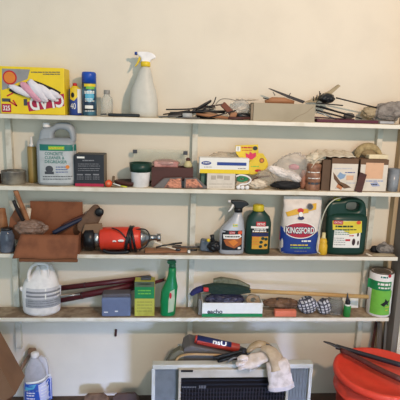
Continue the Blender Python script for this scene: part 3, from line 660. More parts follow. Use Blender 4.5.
# --- white cords, gloves and green handle
r_ = random.Random(5)
def coil(c, R_, turns, seed, flat=.5, wob=.25, step=14):
    rr = random.Random(seed); P = []
    for i in range(turns*step):
        a_ = 2*PI*i/step; q = R_*(1+wob*math.sin(a_*.37+seed))*(1+rr.uniform(-.06, .06))
        P.append(Vector((c[0]+q*math.cos(a_), c[1]+q*.45*math.sin(a_), c[2]+q*flat*math.sin(a_)+rr.uniform(-.002, .002))))
    return P
t = thing('pruning_shears', 'green and white handled shears right of the white carton', 'shears', (W(243, 180, -.14).x, -.14, z))
N(mat('bright_green_handle', (28, 120, 72), .4)).plate(px([(236, 180), (238, 176), (244, 175.5), (249, 178), (247, 181), (240, 182.5)], -.145), [px([(239.5, 179.5), (241, 178), (245, 178.2), (243, 180)], -.145)], depth=.012, bev=.003, M=T_(-.145), rnd=1).build('handle', t)
N(M_white).tube([W(*p, -.15) for p in ((236, 176.5), (240, 174.8), (247, 175.8), (252, 180), (247, 184.3), (240, 184), (238, 188))], .0042, 10, sub=2).build('cord', t)
for i, p in enumerate(((238.3, 186.8), (242.3, 187.3), (246.8, 187.2))):
    q = W(*p, -.148); tag(N(M_white).lathe([(.008, 0), (.010, .003), (.010, .018), (.006, .022)], (q.x, -.158, z+.0105), (.1*i, 1, 0), n=18).build('bottle_cap'), ['white cap at the shelf edge nearest the white carton', 'middle of three white caps under the green shears', 'white cap nearest the clear bag of three at the edge'][i], 'cap', 'white caps at the edge of second shelf')
tag(N(M_cloth).blob(W(257, 184, -.12), (.048, .035, .024), .18, 2.2, 51, 5, floor=z, sharp=True).build('work_glove'), 'crumpled off white glove under the yellow pouch', 'glove')
tag(N(M_dwood).tube([W(247, 185, -.13), W(252, 180.5, -.128), W(258, 177, -.12), W(270, 176, -.11)], .004, 8, sub=1).build('brown_twig'), 'thin brown handle lying over the crumpled glove', 'handle')
# --- clear bag with white and pink contents
t = thing('clear_shopping_bag', 'large crinkled clear bag with white and pink contents on second shelf', 'plastic bag', (W(285, 185, -.09).x, -.09, z))
N(M_bag).blob(W(290, 169, -.095), (.10, .045, .068), .16, 3.0, 61, 5, sharp=True, M= Matrix.Rotation(-.5, 3, 'Y')).build('bag_film', t)
N(mat('white_paper', (236, 226, 218), .6, bump=.4)).blob(W(280, 172, -.12), (.060, .016, .020), .2, 2.0, 62, 5, sharp=True, M= Matrix.Rotation(.35, 3, 'Y')).build('white_contents', t)
N(mat('white_tissue', (226, 216, 208), .6, bump=.4)).blob(W(293, 176, -.12), (.045, .016, .020), .2, 2.0, 63, 5, Matrix.Rotation(.5, 3, 'Y'), sharp=True).build('white_contents', t)
N(mat('dusty_pink', (206, 132, 140), .6)).blob(W(294, 167, -.122), (.026, .012, .015), .2, 2.4, 64, 3).build('pink_contents', t)
tag(N(M_blackm).blob(W(286, 185, -.125), (.075, .03, .021), .2, 2.2, 65, 4, floor=z).build('black_glove'), 'black bundled glove under the clear bag', 'glove')
tag(N(M_bagl).blob(W(266, 178, -.12), (.045, .025, .032), .25, 2.5, 66, 4, Matrix.Rotation(.6, 3, 'Y'), floor=z).build('small_clear_bag'), 'small smoky bag between yellow pouch and large clear bag', 'plastic bag')
# --- copper brown jar
xc, w, h = spot(306, 320.5, 163.5, 1, -.12); r = w/2
t = thing('spice_jar', 'copper brown ribbed jar right of the large clear bag', 'jar', (xc, -.12, z))
N(mat('copper_label', (158, 112, 84), .4, c2=(116, 78, 58), scale=30)).lathe([(r*.93, 0), (r, .003), (r, h*.22), (r*.93, h*.25), (r*.93, h*.32), (r, h*.35), (r, h*.62), (r*.92, h*.66), (r*.92, h*.72), (r*.98, h*.75), (r*.98, h*.95), (r*.85, h)], (xc, -.12, z)).build('body', t)
sec = [(z, xc, -.12, r, r, 2), (z+h, xc, -.12, r, r, 2)]
L = N(M_dgrey); lines(L, 308, 319, [183], -.14, face_fn(sec, .002), 2, 4); L.m(M_whitel); lines(L, 308, 319, [172, 178], -.14, face_fn(sec, .002), .8, 5); L.build('label', t)
tag(N(mat('reddish_mesh', (166, 112, 88), .6, bump=.5, bscale=150, c2=(120, 76, 58))).blob(W(303, 180, -.10), (.018, .02, .05), .2, 2.5, 71, 3, floor=z).build('mesh_sleeve'), 'reddish brown mesh sleeve wedged left of the copper jar', 'sleeve')
# --- two printed cartons
M_cside = mat('brown_carton_side', (112, 84, 62), .8)
def printed_carton(name, label, pl, pr, pt, dep=.11, yf=-.145):
    a = W(pl, 176, yf).x; c = W(pr, 176, yf).x; h = W((pl+pr)/2, pt, yf).z-SH[1]
    t = thing(name, label, 'box', ((a+c)/2, yf+dep/2, SH[1]))
    N(M_cside).box(((a+c)/2, yf+dep/2, SH[1]+h/2), (c-a, dep, h), bev=.0015).build('carton', t)
    L = N(M_offw)
    L.patch(a+.002, c-.002, SH[1]+.003, SH[1]+h*.84, flat_fn(yf-.0008))
    return t, L, a, c, h, yf
t, L, a, c, h, yf = printed_carton('light_fixture_carton', 'printed carton with blue and brown picture, left of the pair', 331, 357.5, 158.5)
f = flat_fn(yf-.0016); L.m(mat('pic_blue', (136, 162, 190), .5)).poly(px([(337, 176), (340, 172), (343, 174), (346, 174.5), (344, 178), (340, 179.5)], yf), f); L.m(mat('pic_haze', (196, 194, 196), .5)); lines(L, 334, 352, [168.5], yf, f, 1.1, 6); lines(L, 346, 356, [183], yf, f, 1.2, 4)
L.m(M_cside).poly(px([(333, 172), (336, 176), (340, 182), (346, 184), (351, 187.5), (344, 188.5), (338, 184), (334, 179)], yf), f)
L.m(mat('pic_orange', (196, 128, 84), .5)).poly(px([(338, 183), (343, 186), (341, 190), (336, 187)], yf), f)
L.m(mat('pic_peach', (222, 176, 140), .5)); rect(L, 346, 175.5, 353.5, 180, yf, f); L.m(M_blue); lines(L, 345, 355, [172.5], yf, f, .7, 6); L.m(M_grey); lines(L, 335, 340, [188], yf, f, .6)
L.build('printed_front', t)
b = N(mat('carton_side', (100, 78, 60), .8)); b.box((a-.022, yf+.058, z+h*.47), (.040, .10, h*.94), bev=.001)
tag(b.build('open_brown_carton'), 'plain brown carton standing left of the blue printed one', 'box')
t, L, a, c, h, yf = printed_carton('tile_carton', 'printed carton with square peach label, right of the pair', 359.5, 387.5, 159.5)
f = flat_fn(yf-.0016); L.m(mat('pic_peach', (222, 176, 140), .5)); rect(L, 364.5, 163, 384, 178.5, yf, f)
L.m(mat('pic_lilac', (160, 168, 196), .5)); lines(L, 366, 383, [181], yf, f, 1.2, 5); L.poly(px([(370, 183), (377, 182), (380, 186), (372, 186.5)], yf), f); L.m(M_blue); lines(L, 371, 378, [184.5], yf, f, 1, 2)
L.build('printed_front', t)
h2 = h
tag(N(M_dwood).plate(px([(360, 172), (366.5, 174.5), (361, 194), (354.5, 190.5)], -.154), depth=.010, bev=.002, M=T_(-.1545)).build('leather_sheath'), 'dark brown folded leather strip leaning between the two cartons', 'sheath')
b = N(mat('cream_block', (236, 220, 182), .6)); q = W(377.5, 157, -.11)
tag(b.box((q.x, -.10, z+h2+.011), (.098, .05, .021), bev=.003).build('cream_block'), 'cream block lying on the peach labelled carton', 'block')
t = thing('straw_hat', 'tan woven roll behind the cream block on the cartons', 'woven roll', W(366, 158, -.07))
M_straw = mat('woven_tan', (184, 164, 120), .85, c2=(150, 130, 92), scale=40, bump=.6, bscale=160)
P = [W(*p, -.06) for p in ((356.5, 157.5), (358.5, 150.5), (364, 147), (371, 146.5), (376, 149), (381, 156.5))]
N(M_straw).tube(P, [.010, .017, .02, .02, .016, .008], 14, sub=2, flat=1.3).build('roll', t)
N(mat('tan_shade', (142, 122, 88), .85)).blob(W(368, 153, -.075), (.038, .016, .018), .2, 2.5, 81, 3).build('crown', t)
# --- pale cloth draped on the cartons
def drape(u, v):
    q = W(305+u*48, 0, -.12+v*.07); zt_ = W(330, 158, -.145).z+.003
    e = max(0, .22-u)/.22
    return (q.x+.0*v, -.150+v*.10, zt_+.007+.008*math.sin(u*17+v*3)*(.5+v)+.014*math.sin(u*3.1)*v-e*.050-(.006 if v < .1 else 0))
a_ = W(311, 160, -.12); 
def drape2(u, v):
    x_ = W(310, 160, -.12).x+u*.215
    e = max(0, .3-u)/.3
    return (x_, -.152+v*.105, W(330, 158, -.145).z+.006+abs(.012*math.sin(u*15+v*4))*(.4+v)+.010*v-e*e*.055)
M_gauze = mat('gauzy_cloth', (222, 210, 186), .9, c2=(200, 184, 158), scale=30, bump=.5, bscale=90)
tag(N(M_gauze).sheet(drape2, 40, 16, .003).build('gauzy_cloth'), 'pale wrinkled cloth draped over the blue printed carton', 'cloth')
tag(N(M_gauze).blob(W(315, 158, -.10), (.045, .03, .026), .3, 2.4, 91, 4).build('cloth_fold'), 'bunched pale cloth hanging over the copper jar', 'cloth')
# --- blue-grey cup
xc, w, h = spot(387.5, 399, 168.5, 1, -.115); r = w/2
t = thing('grey_cup', 'blue grey glass tumbler at the right end of second shelf', 'tumbler', (xc, -.115, z))
N(mat('blue_grey_glass', (138, 142, 146), .25, c2=(106, 112, 118), scale=20)).lathe([(r*.8, 0), (r*.86, .003), (r, h), (r*.92, h), (r*.78, .008), (.001, .008)], (xc, -.115, z)).build('cup', t)

# ================================================================ THIRD SHELF
z = SH[2]
# --- open cardboard box tilted toward the room
yb = -.045; yf = -.165
A0 = W(31, 222, -.05).x; A1 = W(83, 222, -.05).x; zt = W(57, 201.5, -.05).z
B0 = W(21, 245, -.165).x; B1 = W(79, 245, -.165).x; zf = W(50, 235, -.165).z
t = thing('open_cardboard_box', 'open brown cardboard box full of tools on the third shelf', 'box', ((B0+B1)/2, -.1, z))
b = N(M_card); th = .004; z0 = z+.001
b.box(((A0+A1)/2, -.05, (z0+zt)/2), (A1-A0, th, zt-z0), bev=.0008)
b.box(((B0+B1)/2, -.160, (z0+zf)/2), (B1-B0, th, zf-z0), bev=.0008)
b.box(((B0+B1)/2, -.105, z0+.0025), (B1-B0-.006, .104, .004))
for xx in (B0+.002, B1-.002): b.box((xx, -.105, (z0+zf)/2), (th, .106, zf-z0), bev=.0008)
b.build('carton', t)
# front flap hanging out past the shelf edge
fl = N(M_card)
def flapf(u, v):
    p = W(20+u*60-v*(4.5)*(1-u)+v*2*u, 0, -.164).x if 0 else 0
    x_ = (B0*(1-u)+B1*u)+(-.026*(1-u)+.0*u)*v
    return (x_, -.165-.05*v, zf-(.002)-.100*v+.002*math.sin(u*9))
fl.sheet(flapf, 16, 6, .004).build('front_flap', t)
N(M_cardin).box(((B0+B1)/2+.0, -.205, zf-.112), (B1-B0+.0, .012, .018), bev=.004).build('folded_lip', t)
N(M_card).plate(px([(10, 218), (17, 206), (27, 215), (27, 236), (17, 240), (8, 234)], -.09), depth=.004, bev=.0008, M=T_(-.09)).build('side_flap', t)
tag(N(mat('grimy_bag', (138, 108, 90), .35, c2=(96, 70, 56), scale=14, bump=.6, bscale=40)).blob(W(31, 228, -.12), (.075, .032, .042), .22, 2.4, 101, 5).build('grimy_plastic_bag'), 'crumpled dusty plastic bag in the left of the cardboard box', 'plastic bag')
def stick(name, label, cat, pts, ys, r, m_, n=10, sub=1, flat=1.0, group=None):
    P = [W(a_, b_, y_) for (a_, b_), y_ in zip(pts, ys)]
    return tag(N(m_).tube(P, r, n, sub=sub, flat=flat).build(name), label, cat, group)
stick('wooden_handle', 'orange brown wooden handle rising left out of the cardboard box', 'handle', ((15.5, 190.5), (20, 202), (26, 216), (29, 226)), (-.15, -.14, -.12, -.10), [.012, .011, .012, .010], M_owood)  # a tool's wooden handle alone, no head built
stick('chisel_handle', 'thin black handle rising left beside the orange brown one', 'handle', ((13.5, 200.5), (19, 213), (24, 222)), (-.15, -.14, -.12), [.008, .009, .008], M_dk)  # only the black handle is built, no blade
stick('putty_knife', 'pale blade standing between the two handles and the box back', 'blade', ((29, 208), (27, 220)), (-.10, -.10), [.012, .014], M_cloth, flat=.2)
stick('plank_end', 'tan board end leaning at the far left of third shelf', 'board', ((1, 208), (3, 232)), (-.09, -.09), [.02, .03], M_owood, n=4, sub=0, flat=.3)
stick('hammer_handle', 'dark blue gripped handle lying in the cardboard box', 'handle', ((53, 233), (63, 228), (74, 222.5), (84, 218)), (-.13, -.12, -.10, -.09), [.010, .012, .010, .008], mat('navy_grip', (34, 38, 60), .5))  # only the gripped handle is built, no head
stick('mallet', 'brown handle lying above the dark blue one in the box', 'handle', ((62, 226), (76, 219), (90, 214)), (-.09, -.085, -.08), [.008, .010, .010], M_dwood)  # bare handle, built without a mallet head
t = thing('leather_holster', 'brown leather tool holster with black round end by the box', 'holster', W(92, 232, -.09))
M_leather = mat('brown_leather', (112, 82, 60), .6, c2=(86, 60, 42), scale=16, bump=.3)
N(M_leather).plate(px([(77, 222), (86, 213), (92, 206), (96, 204.5), (100, 207), (103, 214), (99, 222), (96, 228), (88, 232), (78, 232)], -.085), depth=.03, bev=.007, M=T_(-.085), rnd=1).build('sheath', t)
N(mat('worn_leather', (134, 104, 78), .7)).plate(px([(82, 233), (85, 224), (102, 223), (103, 229), (100, 233.5)], -.11), depth=.014, bev=.003, M=T_(-.115)).build('pouch', t)
q = W(99.5, 212, -.105); N(M_black).lathe([(.019, 0), (.021, .004), (.021, .012), (.012, .016)], (q.x, -.100, q.z), (0, -1, 0), n=24).build('black_knob', t)
# --- blue glass jar at left
xc, w, h = spot(1, 16, 228, 2, -.10); r = w/2
M_bluejar = mat('smoky_blue_glass', (74, 82, 96), .15, c2=(120, 128, 142), scale=12)
t = thing('smoky_glass_jar', 'smoky blue grey glass jar left of the cardboard box', 'jar', (xc, -.12, z))
N(M_bluejar).lathe([(r*.9, 0), (r, .004), (r, h*.7), (r*.8, h*.85), (r*.7, h)], (xc, -.12, z), n=12).build('body', t)
N(M_dsteel).lathe([(r*.72, h*.97), (r*.72, h*1.05), (.001, h*1.06)], (xc, -.12, z)).build('lid', t)
# --- red heat gun / drill with wrapped cord
yc = -.10
a = W(100.5, 240, yc); c = W(141, 239, yc); R_ = .052
R_ = (W(120, 228.5, yc).z-W(120, 250.5, yc).z)/2; zc = z+R_+.006
M_redp = mat('red_plastic', (222, 62, 40), .35, var=.08)
t = thing('red_power_tool', 'red cylindrical power tool with metal nozzle and wrapped black cord', 'power tool', ((a.x+c.x)/2, yc, z))
N(M_redp).lathe([(R_*.9, 0), (R_, .006), (R_*1.0, .1), (R_*.98, c.x-a.x-.01), (R_*.86, c.x-a.x)], (a.x, yc, zc), (1, 0, .03), n=36).build('housing', t)
N(M_black).lathe([(R_*.74, -.078), (R_*.95, -.070), (R_*.97, -.030), (R_*.76, -.026)], (a.x, yc, zc), (1, 0, .03), n=30).build('motor_cap', t)
N(M_steel).lathe([(R_*.72, -.028), (R_*.74, -.020), (R_*.74, .004)], (a.x, yc, zc), (1, 0, .03), n=30).build('steel_band', t)
ex = c.x-a.x
N(M_steel).lathe([(R_*.82, ex-.002), (R_*.78, ex+.008), (R_*.36, ex+.045), (R_*.26, ex+.05), (R_*.26, ex+.078), (R_*.36, ex+.080), (R_*.36, ex+.098), (R_*.30, ex+.098)], (a.x, yc, zc), (1, 0, .03), n=30).build('nozzle', t)
N(M_black).tube([W(103, 250, -.145), W(108, 252.5, -.15), W(118, 253, -.15), W(129, 251.5, -.15)], [.008, .009, .009, .008], 12, sub=1).build('handle_grip', t)
b = N(M_black)
for i, (x_, tl) in enumerate(((128.5, .012), (131, -.004), (133.5, -.014), (130, .016))):
    q = W(x_, 240, yc).x
    P = [Vector((q+tl*math.sin(k_*2*PI/22+.5), yc+(R_+.005)*math.cos(k_*2*PI/22), zc+(R_+.005)*math.sin(k_*2*PI/22))) for k_ in range(23)]
    b.tube(P, .0060, 8)
b.tube([W(112, 228, -.13), W(118, 230, -.150), W(123, 234, -.155), W(129, 243, -.158)], .0032, 8, sub=2)
b.tube([W(134, 230, -.12), W(143, 228.5, -.13), W(148, 231, -.14), W(150, 237, -.145), W(147, 246, -.15), W(139, 250, -.152)], .0034, 8, sub=2)
b.build('power_cord', t)
L = N(M_whitel); sec = None
fcyl = lambda x, zz: yc-math.sqrt(max(R_*R_*1.03-(zz-zc)**2, 1e-6))-.0012
fl_ = lambda x, zz: yc-math.sqrt(max((R_+.002)**2-(zz-zc-.002)**2, 1e-6))
L.disc(*px([(114.6, 240.8)], -.15)[0], .009, .005, fl_); L.disc(*px([(121.2, 240.2)], -.15)[0], .015, .006, fl_); L.m(M_dgrey)
fl2 = lambda x, zz: fl_(x, zz)-.001
L.disc(*px([(114.6, 241.4)], -.15)[0], .006, .002, fl2); L.disc(*px([(121, 241.4)], -.15)[0], .012, .002, fl2); L.build('logo', t)
# --- loose tools in the middle
b = N(M_owood).plate(px([(143, 251.5), (160, 247.5), (180, 248), (190, 250), (189, 254), (150, 255)], -.12), depth=.008, bev=.002)
q = W(166, 251, -.12)
t = thing('wood_shim', 'flat orange brown wooden board under the pliers', 'board', (q.x, -.12, z))
N(M_owood).box((q.x, -.105, z+.006), (.21, .055, .010), Matrix.Rotation(.08, 4, 'Z'), bev=.002).build('board', t)
def plr(name, label, pts1, pts2, y1, m_, r=.0042):
    t = thing(name, label, 'pliers', W(*pts1[-1], y1))
    for i, pts in enumerate((pts1, pts2)):
        P = [W(a_, b_, y1-.004*i) for a_, b_ in pts]
        for p_ in P: p_.z = max(p_.z, SH[2]+.017+.003*i)
        N(m_ if i else M_cloth).tube(P, [r*1.2, r, r*.8, r*.6], 8, sub=1).build('handle', t)
    q_ = W(*pts1[-1], y1); q_.z = max(q_.z, SH[2]+.018); N(M_dsteel).blob(q_, (.014, .006, .008), .1, 2, 3, 3).build('joint', t)
plr('long_pliers', 'pliers with pale open handles right of the red power tool', [(154, 241.5), (164, 246), (178, 250.5)], [(156, 247.5), (166, 244.5), (181, 245.5)], -.13, M_dk)
stick('brass_rod', 'thin dark handle resting on the loose pliers', 'handle', ((165, 245.5), (174, 243.5), (182, 243)), (-.09, -.09, -.09), [.003, .004, .005], M_dk)
stick('steel_ruler', 'grey steel bar lying behind the wooden board', 'bar', ((172, 247), (206, 246.8)), (-.06, -.06), .005, M_dkg, sub=0)
stick('hex_key', 'small dark bolt at the foot of the middle upright', 'bolt', ((188, 250.5), (197, 250)), (-.09, -.09), [.008, .005], M_dsteel, sub=0)
tag(N(M_whitel).box(W(189, 251.5, -.14)+Vector((0, 0, .000)), (.012, .02, .012), bev=.002).build('white_plug'), 'tiny white plug beside the wooden board', 'plug')
# --- hose nozzle and blue-grey block
q = W(207, 243, -.09)
tag(N(mat('slate_plastic', (92, 102, 112), .5)).box((q.x, -.085, z+.030), (.068, .05, .056), Matrix.Rotation(.12, 4, 'Y'), bev=.008).build('slate_block'), 'blue grey plastic block left of the black nozzle', 'block')
t = thing('hose_fitting', 'black valve with a yellow knob left of the grey spray bottle', 'valve', (W(213, 250, -.12).x, -.12, z))
N(M_black).blob(W(214, 246, -.12), (.032, .022, .028), .25, 2.2, 111, 4, floor=z).build('body', t)
N(M_black).tube([W(213, 247, -.12), W(212.5, 238, -.12), W(212, 235, -.12)], [.012, .009, .011], 10).build('lever', t)
N(M_yelp).lathe([(.008, 0), (.008, .012), (.004, .016)], W(208.3, 239.8, -.135), (0, -1, 0), n=16).build('knob', t)
# --- grey spray bottle with black head
prof = [(0, 0, .96, .6, 3), (.03, 0, 1, .66, 3), (.3, 0, 1, .66, 3), (.55, .03, .99, .64, 2.8), (.66, .12, .84, .58, 2.5), (.78, .30, .62, .5, 2.2), (.92, .42, .36, .34, 2), (1, .44, .26, .26, 2)]
M_silver = mat('silver_plastic', (186, 188, 192), .35, metal=.2, var=.05)
t, xc, w, h, z, hn, sec = spray_bottle('weed_killer_sprayer', 'silver spray bottle with black head and dark ground clear label', 219.5, 244.5, 200, 211.5, 2, -.105, prof, M_silver, M_black, M_white, M_black, hl=1.1)
F = face_fn(sec, .001); F2 = face_fn(sec, .0018); F3 = face_fn(sec, .0026); yl = -.14
L = N(M_black); rect(L, 221.5, 230.5, 242.5, 249.8, yl, F, 16, 6); L.m(mat('label_brown', (170, 92, 40), .5)).poly(px([(223.5, 240), (230, 236.5), (241.5, 237.5), (241.5, 244), (234, 248), (226, 245)], yl), F2)
L.m(M_orange).poly(px([(228, 241), (234, 239), (238, 242), (233, 246)], yl), F3)
L.m(M_red); rect(L, 229, 231.2, 235, 233.8, yl, F2); L.m(M_ocap).disc(*px([(240, 232.5)], yl)[0], .011, .010, F2)
L.m(M_whitel); L.poly(px([(223, 234.4), (240, 234), (241.8, 236.3), (238, 238.5), (223.5, 238.3)], yl), F3); L.m(M_black); lines(L, 225, 239.5, [236.3], yl, face_fn(sec, .0032), 1.2, 3); L.m(M_whitel); tx(L, 'ORTHO', 229.6, 231.7, 234.6, 233.3, yl, F3); rect(L, 237.5, 246.7, 240.5, 248.7, yl, F2)
L.m(M_yelp); lines(L, 233, 238, [224.5, 226.5], yl, face_fn(sec, .0015), .7, 3); L.m(M_lgreen); lines(L, 233, 238, [225.5], yl, face_fn(sec, .0015), .7, 3)
L.build('label', t)
# --- dark green flat bottle
xc, w, h = spot(245.5, 270.5, 204.5, 2, -.11); zn = W(258, 210, -.11).z; r = w/2
sec = [(z, xc, -.11, r*.94, .030, 3), (z+.006, xc, -.11, r, .034, 3), (W(258, 222, -.11).z, xc, -.11, r, .034, 3), (W(258, 216, -.11).z, xc, -.11, r*.86, .031, 2.6), (W(258, 212, -.11).z, xc, -.11, r*.55, .024, 2.2), (zn, xc-.003, -.11, r*.46, .02, 2)]
t = thing('herbicide_bottle', 'dark green flat bottle with yellow cap beside the silver sprayer', 'bottle', (xc, -.11, z))
N(M_dgreen, True).rings(S_(sec, 36)).build('bottle', t)
N(mat('yellow_cap', (206, 186, 40), .4)).lathe([(.027, -.003), (.028, .002), (.027, z+h-zn-.003), (.023, z+h-zn)], (xc-.004, -.11, zn), n=26).build('cap', t)
F = face_fn(sec, .001); F2 = face_fn(sec, .0018); F3 = face_fn(sec, .0026); yl = -.142
L = N(mat('amber_print', (214, 158, 44), .5)); rect(L, 251.5, 232, 268.5, 248.8, yl, F); L.m(M_black); rect(L, 251, 226.5, 268.5, 232.5, yl, F); L.m(M_dblue); rect(L, 251.5, 232.5, 268.5, 236.3, yl, F2)
L.m(M_red); rect(L, 256, 221.8, 265.8, 226.3, yl, F2); L.m(M_whitel); tx(L, 'ORTHO', 257, 222.8, 265, 225.3, yl, F3, bold=.02); lines(L, 254, 266, [229], yl, F3, .9, 4); lines(L, 252.5, 267.5, [231], yl, F3, 1.3, 5)
L.m(M_whitel); rect(L, 251, 226.3, 268.5, 228.2, yl, F2); L.m(M_orange); lines(L, 252, 259, [236.8, 238.8, 241.2, 244], yl, F2, .9)
L.m(M_dgreen)
for p in ((261, 242), (266, 239), (265.5, 245), (260.3, 246.3), (262.7, 238.3)): L.disc(*px([p], yl)[0], .009, .008, F3, 12)
L.build('label', t)
# --- charcoal bag
M_cbag = mat('white_paper_bag', (228, 218, 208), .6, bump=.3, bscale=25)
sx = lambda x_, yy: W(x_, 230, yy).x
cx = (sx(280.5, -.1)+sx(320, -.1))/2; hw = (sx(320, -.1)-sx(280.5, -.1))/2; ht = W(300, 196, -.10).z-z
t = thing('charcoal_bag', 'white and blue paper charcoal bag with red oval logo', 'bag', (cx, -.1, z))
sec = [(z, cx, -.1, hw*.93, .035, 3), (z+.012, cx, -.1, hw*.99, .047, 3), (z+ht*.3, cx, -.1, hw, .05, 2.8), (z+ht*.6, cx, -.1, hw*.97, .045, 2.8), (z+ht*.85, cx, -.1, hw*.95, .028, 2.8), (z+ht*.93, cx, -.1, hw*.95, .012, 3), (z+ht, cx, -.1, hw*.93, .005, 3)]
S2 = []
for i in range(len(sec)-1):
    for k_ in range(5):
        q = k_/5; S2.append(tuple(sec[i][j]*(1-q)+sec[i+1][j]*q for j in range(6)))
S2.append(sec[-1])
RR = S_(S2, 48)
for r0 in RR:
    for v in r0:
        e = noise.noise(v*22)*.0045; v.y -= e*.3 if v.y < -.1 else e; v.x += noise.noise(v*18+Vector((3, 0, 0)))*.004
N(M_cbag, True).rings(RR).build('bag', t)
F = face_fn(sec, .0045); F2 = face_fn(sec, .0055); F3 = face_fn(sec, .0065); F4 = face_fn(sec, .0072); yl = -.145
L = N(M_blue, True)
L.poly(px([(282, 253.5), (281.5, 240), (282, 227), (285, 232), (291, 236.5), (300, 238), (309, 237), (316, 234), (318.3, 231), (318, 246), (317.5, 253.5), (300, 254.5)], yl), F)
L.m(M_whitel).disc(*px([(300, 230)], yl)[0], .079, .042, F2, 48)
L.m(mat('logo_crimson', (172, 28, 52), .5)).disc(*px([(300, 230)], yl)[0], .074, .037, F3, 48); L.m(M_dblue); tx(L, 'KINGSFORD', 285.6, 226.3, 314.4, 233.8, yl, face_fn(sec, .0069), bold=.075); L.m(M_whitel); tx(L, 'KINGSFORD', 286.3, 227, 313.7, 233, yl, face_fn(sec, .0078), bold=.02)
L.m(mat('gold_print', (222, 172, 48), .5)).poly(px([(286.5, 213), (296, 209.5), (309, 209), (309, 213), (298, 214.5), (288, 217)], yl), F)
L.poly(px([(308, 205.5), (318, 204), (317, 210), (309.5, 211.5)], yl), F)
L.m(M_grey).disc(*px([(310.8, 207.2)], yl)[0], .017, .016, F3); L.m(M_dgrey).disc(*px([(310.8, 207.2)], yl)[0], .013, .012, F4)
L.m(M_red).disc(*px([(301, 210.8)], yl)[0], .016, .011, F2); L.m(M_dblue).disc(*px([(301, 218)], yl)[0], .016, .009, F2); L.m(M_whitel).disc(*px([(301, 214.5)], yl)[0], .010, .012, F3)
L.m(M_whitel); lines(L, 301, 310.5, [240.5], yl, F3, 1.5, 4)
L.m(M_yelp); lines(L, 290, 308, [244.6], yl, F3, 1.2, 5); L.m(M_lgreen); lines(L, 290, 311, [247.3], yl, F3, .9, 6); L.m(M_grey); lines(L, 294, 307, [250.7], yl, F3, .5)
L.m(M_red); rect(L, 279.9, 232, 281.2, 240, -.12, face_fn(sec, .003), 2, 4)
L.build('printed_front', t)
# --- little yellow bottle and its clear hose
xc, w, h = spot(318.8, 327.5, 232.5, 2, -.125); r = w/2
t = thing('yellow_dropper_bottle', 'small yellow bottle squeezed between charcoal bag and green jug', 'bottle', (xc, -.125, z))
N(mat('honey_yellow', (224, 178, 46), .35)).lathe([(r*.85, 0), (r, .004), (r, h*.42), (r*.8, h*.52), (r*.86, h*.6), (r*.6, h*.74)], (xc, -.125, z)).build('body', t)
N(mat('pale_tip', (222, 206, 150), .4)).lathe([(r*.55, h*.74), (r*.42, h*.8), (r*.36, h)], (xc, -.125, z), n=16).build('tip', t)
# --- green gallon jug
t, sec, xc, w, h = jug('insecticide_jug', 'dark green gallon jug with yellow topped insect label', 325, 365, 197.5, 214, 2, -.088, .056, (337, 200.5), [(344.5, 206), (345.5, 202.5), (349, 201.5), (355, 201.8), (358, 204), (357.5, 208.5), (355, 210), (346, 209.5)],
    [(326, 219), (326, 210), (328, 202), (332, 200), (342, 199.5), (348, 197.3), (358, 197.5), (363.5, 201), (365, 209), (365, 219)], M_dgreen, mat('olive_yellow_cap', (160, 160, 40), .4), .0175, 197.3)
F = face_fn(sec, .001); F2 = face_fn(sec, .0018); F3 = face_fn(sec, .0026); yl = -.142
L = N(M_whitel); rect(L, 333, 221, 361.8, 247.5, yl, F, 18, 6); L.m(mat('lemon_print', (226, 206, 66), .5)).poly(px([(333, 221), (361.8, 221), (361.8, 232.5), (350, 234), (340, 229), (333, 230)], yl), F2)
L.m(M_red); rect(L, 333.5, 220.6, 343, 224.3, yl, F3); L.m(M_whitel); tx(L, 'ORTHO', 334.5, 221.3, 342, 223.4, yl, face_fn(sec, .0034)); L.m(M_ocap).disc(*px([(358.5, 222.5)], yl)[0], .012, .009, F3)
L.m(M_dgreen); lines(L, 335.5, 353, [226.3], yl, F3, 1.7, 5); lines(L, 335.5, 357, [229.5], yl, F3, .9, 5); L.m(M_teal); lines(L, 334.5, 349, [230, 232, 234], yl, F3, .6); L.m(M_grey); lines(L, 334, 345, [238, 240, 242, 244.5], yl, F3, .5)
L.m(M_red); rect(L, 345, 239, 350, 240.8, yl, F3); lines(L, 349, 355, [235.5], yl, F3, 1)
L.m(mat('beetle_print', (60, 36, 36), .5)).disc(*px([(353.3, 241.8)], yl)[0], .0085, .018, F3); L.disc(*px([(357.8, 234.5)], yl)[0], .005, .010, F3); L.disc(*px([(357.8, 242.8)], yl)[0], .0045, .012, F3)
L.build('label', t)
N(M_yelp).lathe([(.011, 0), (.012, .01)], W(352.5, 211.5, -.085), (0, -1, 0), n=16, sq=.7).build('yellow_seal', t)
P = [W(*p, y_) for p, y_ in (((341, 197.6), -.125), ((334, 199.5), -.150), ((327, 206), -.158), ((322, 218), -.159), ((319, 234), -.158), ((316.5, 247), -.158), ((317, 251.5), -.157), ((320, 253.5), -.155))]
tag(N(mat('clear_hose', (198, 196, 176), .35)).tube(P, .0028, 8, sub=2).build('clear_hose'), 'thin clear hose arching from the green jug cap down to the shelf', 'hose')
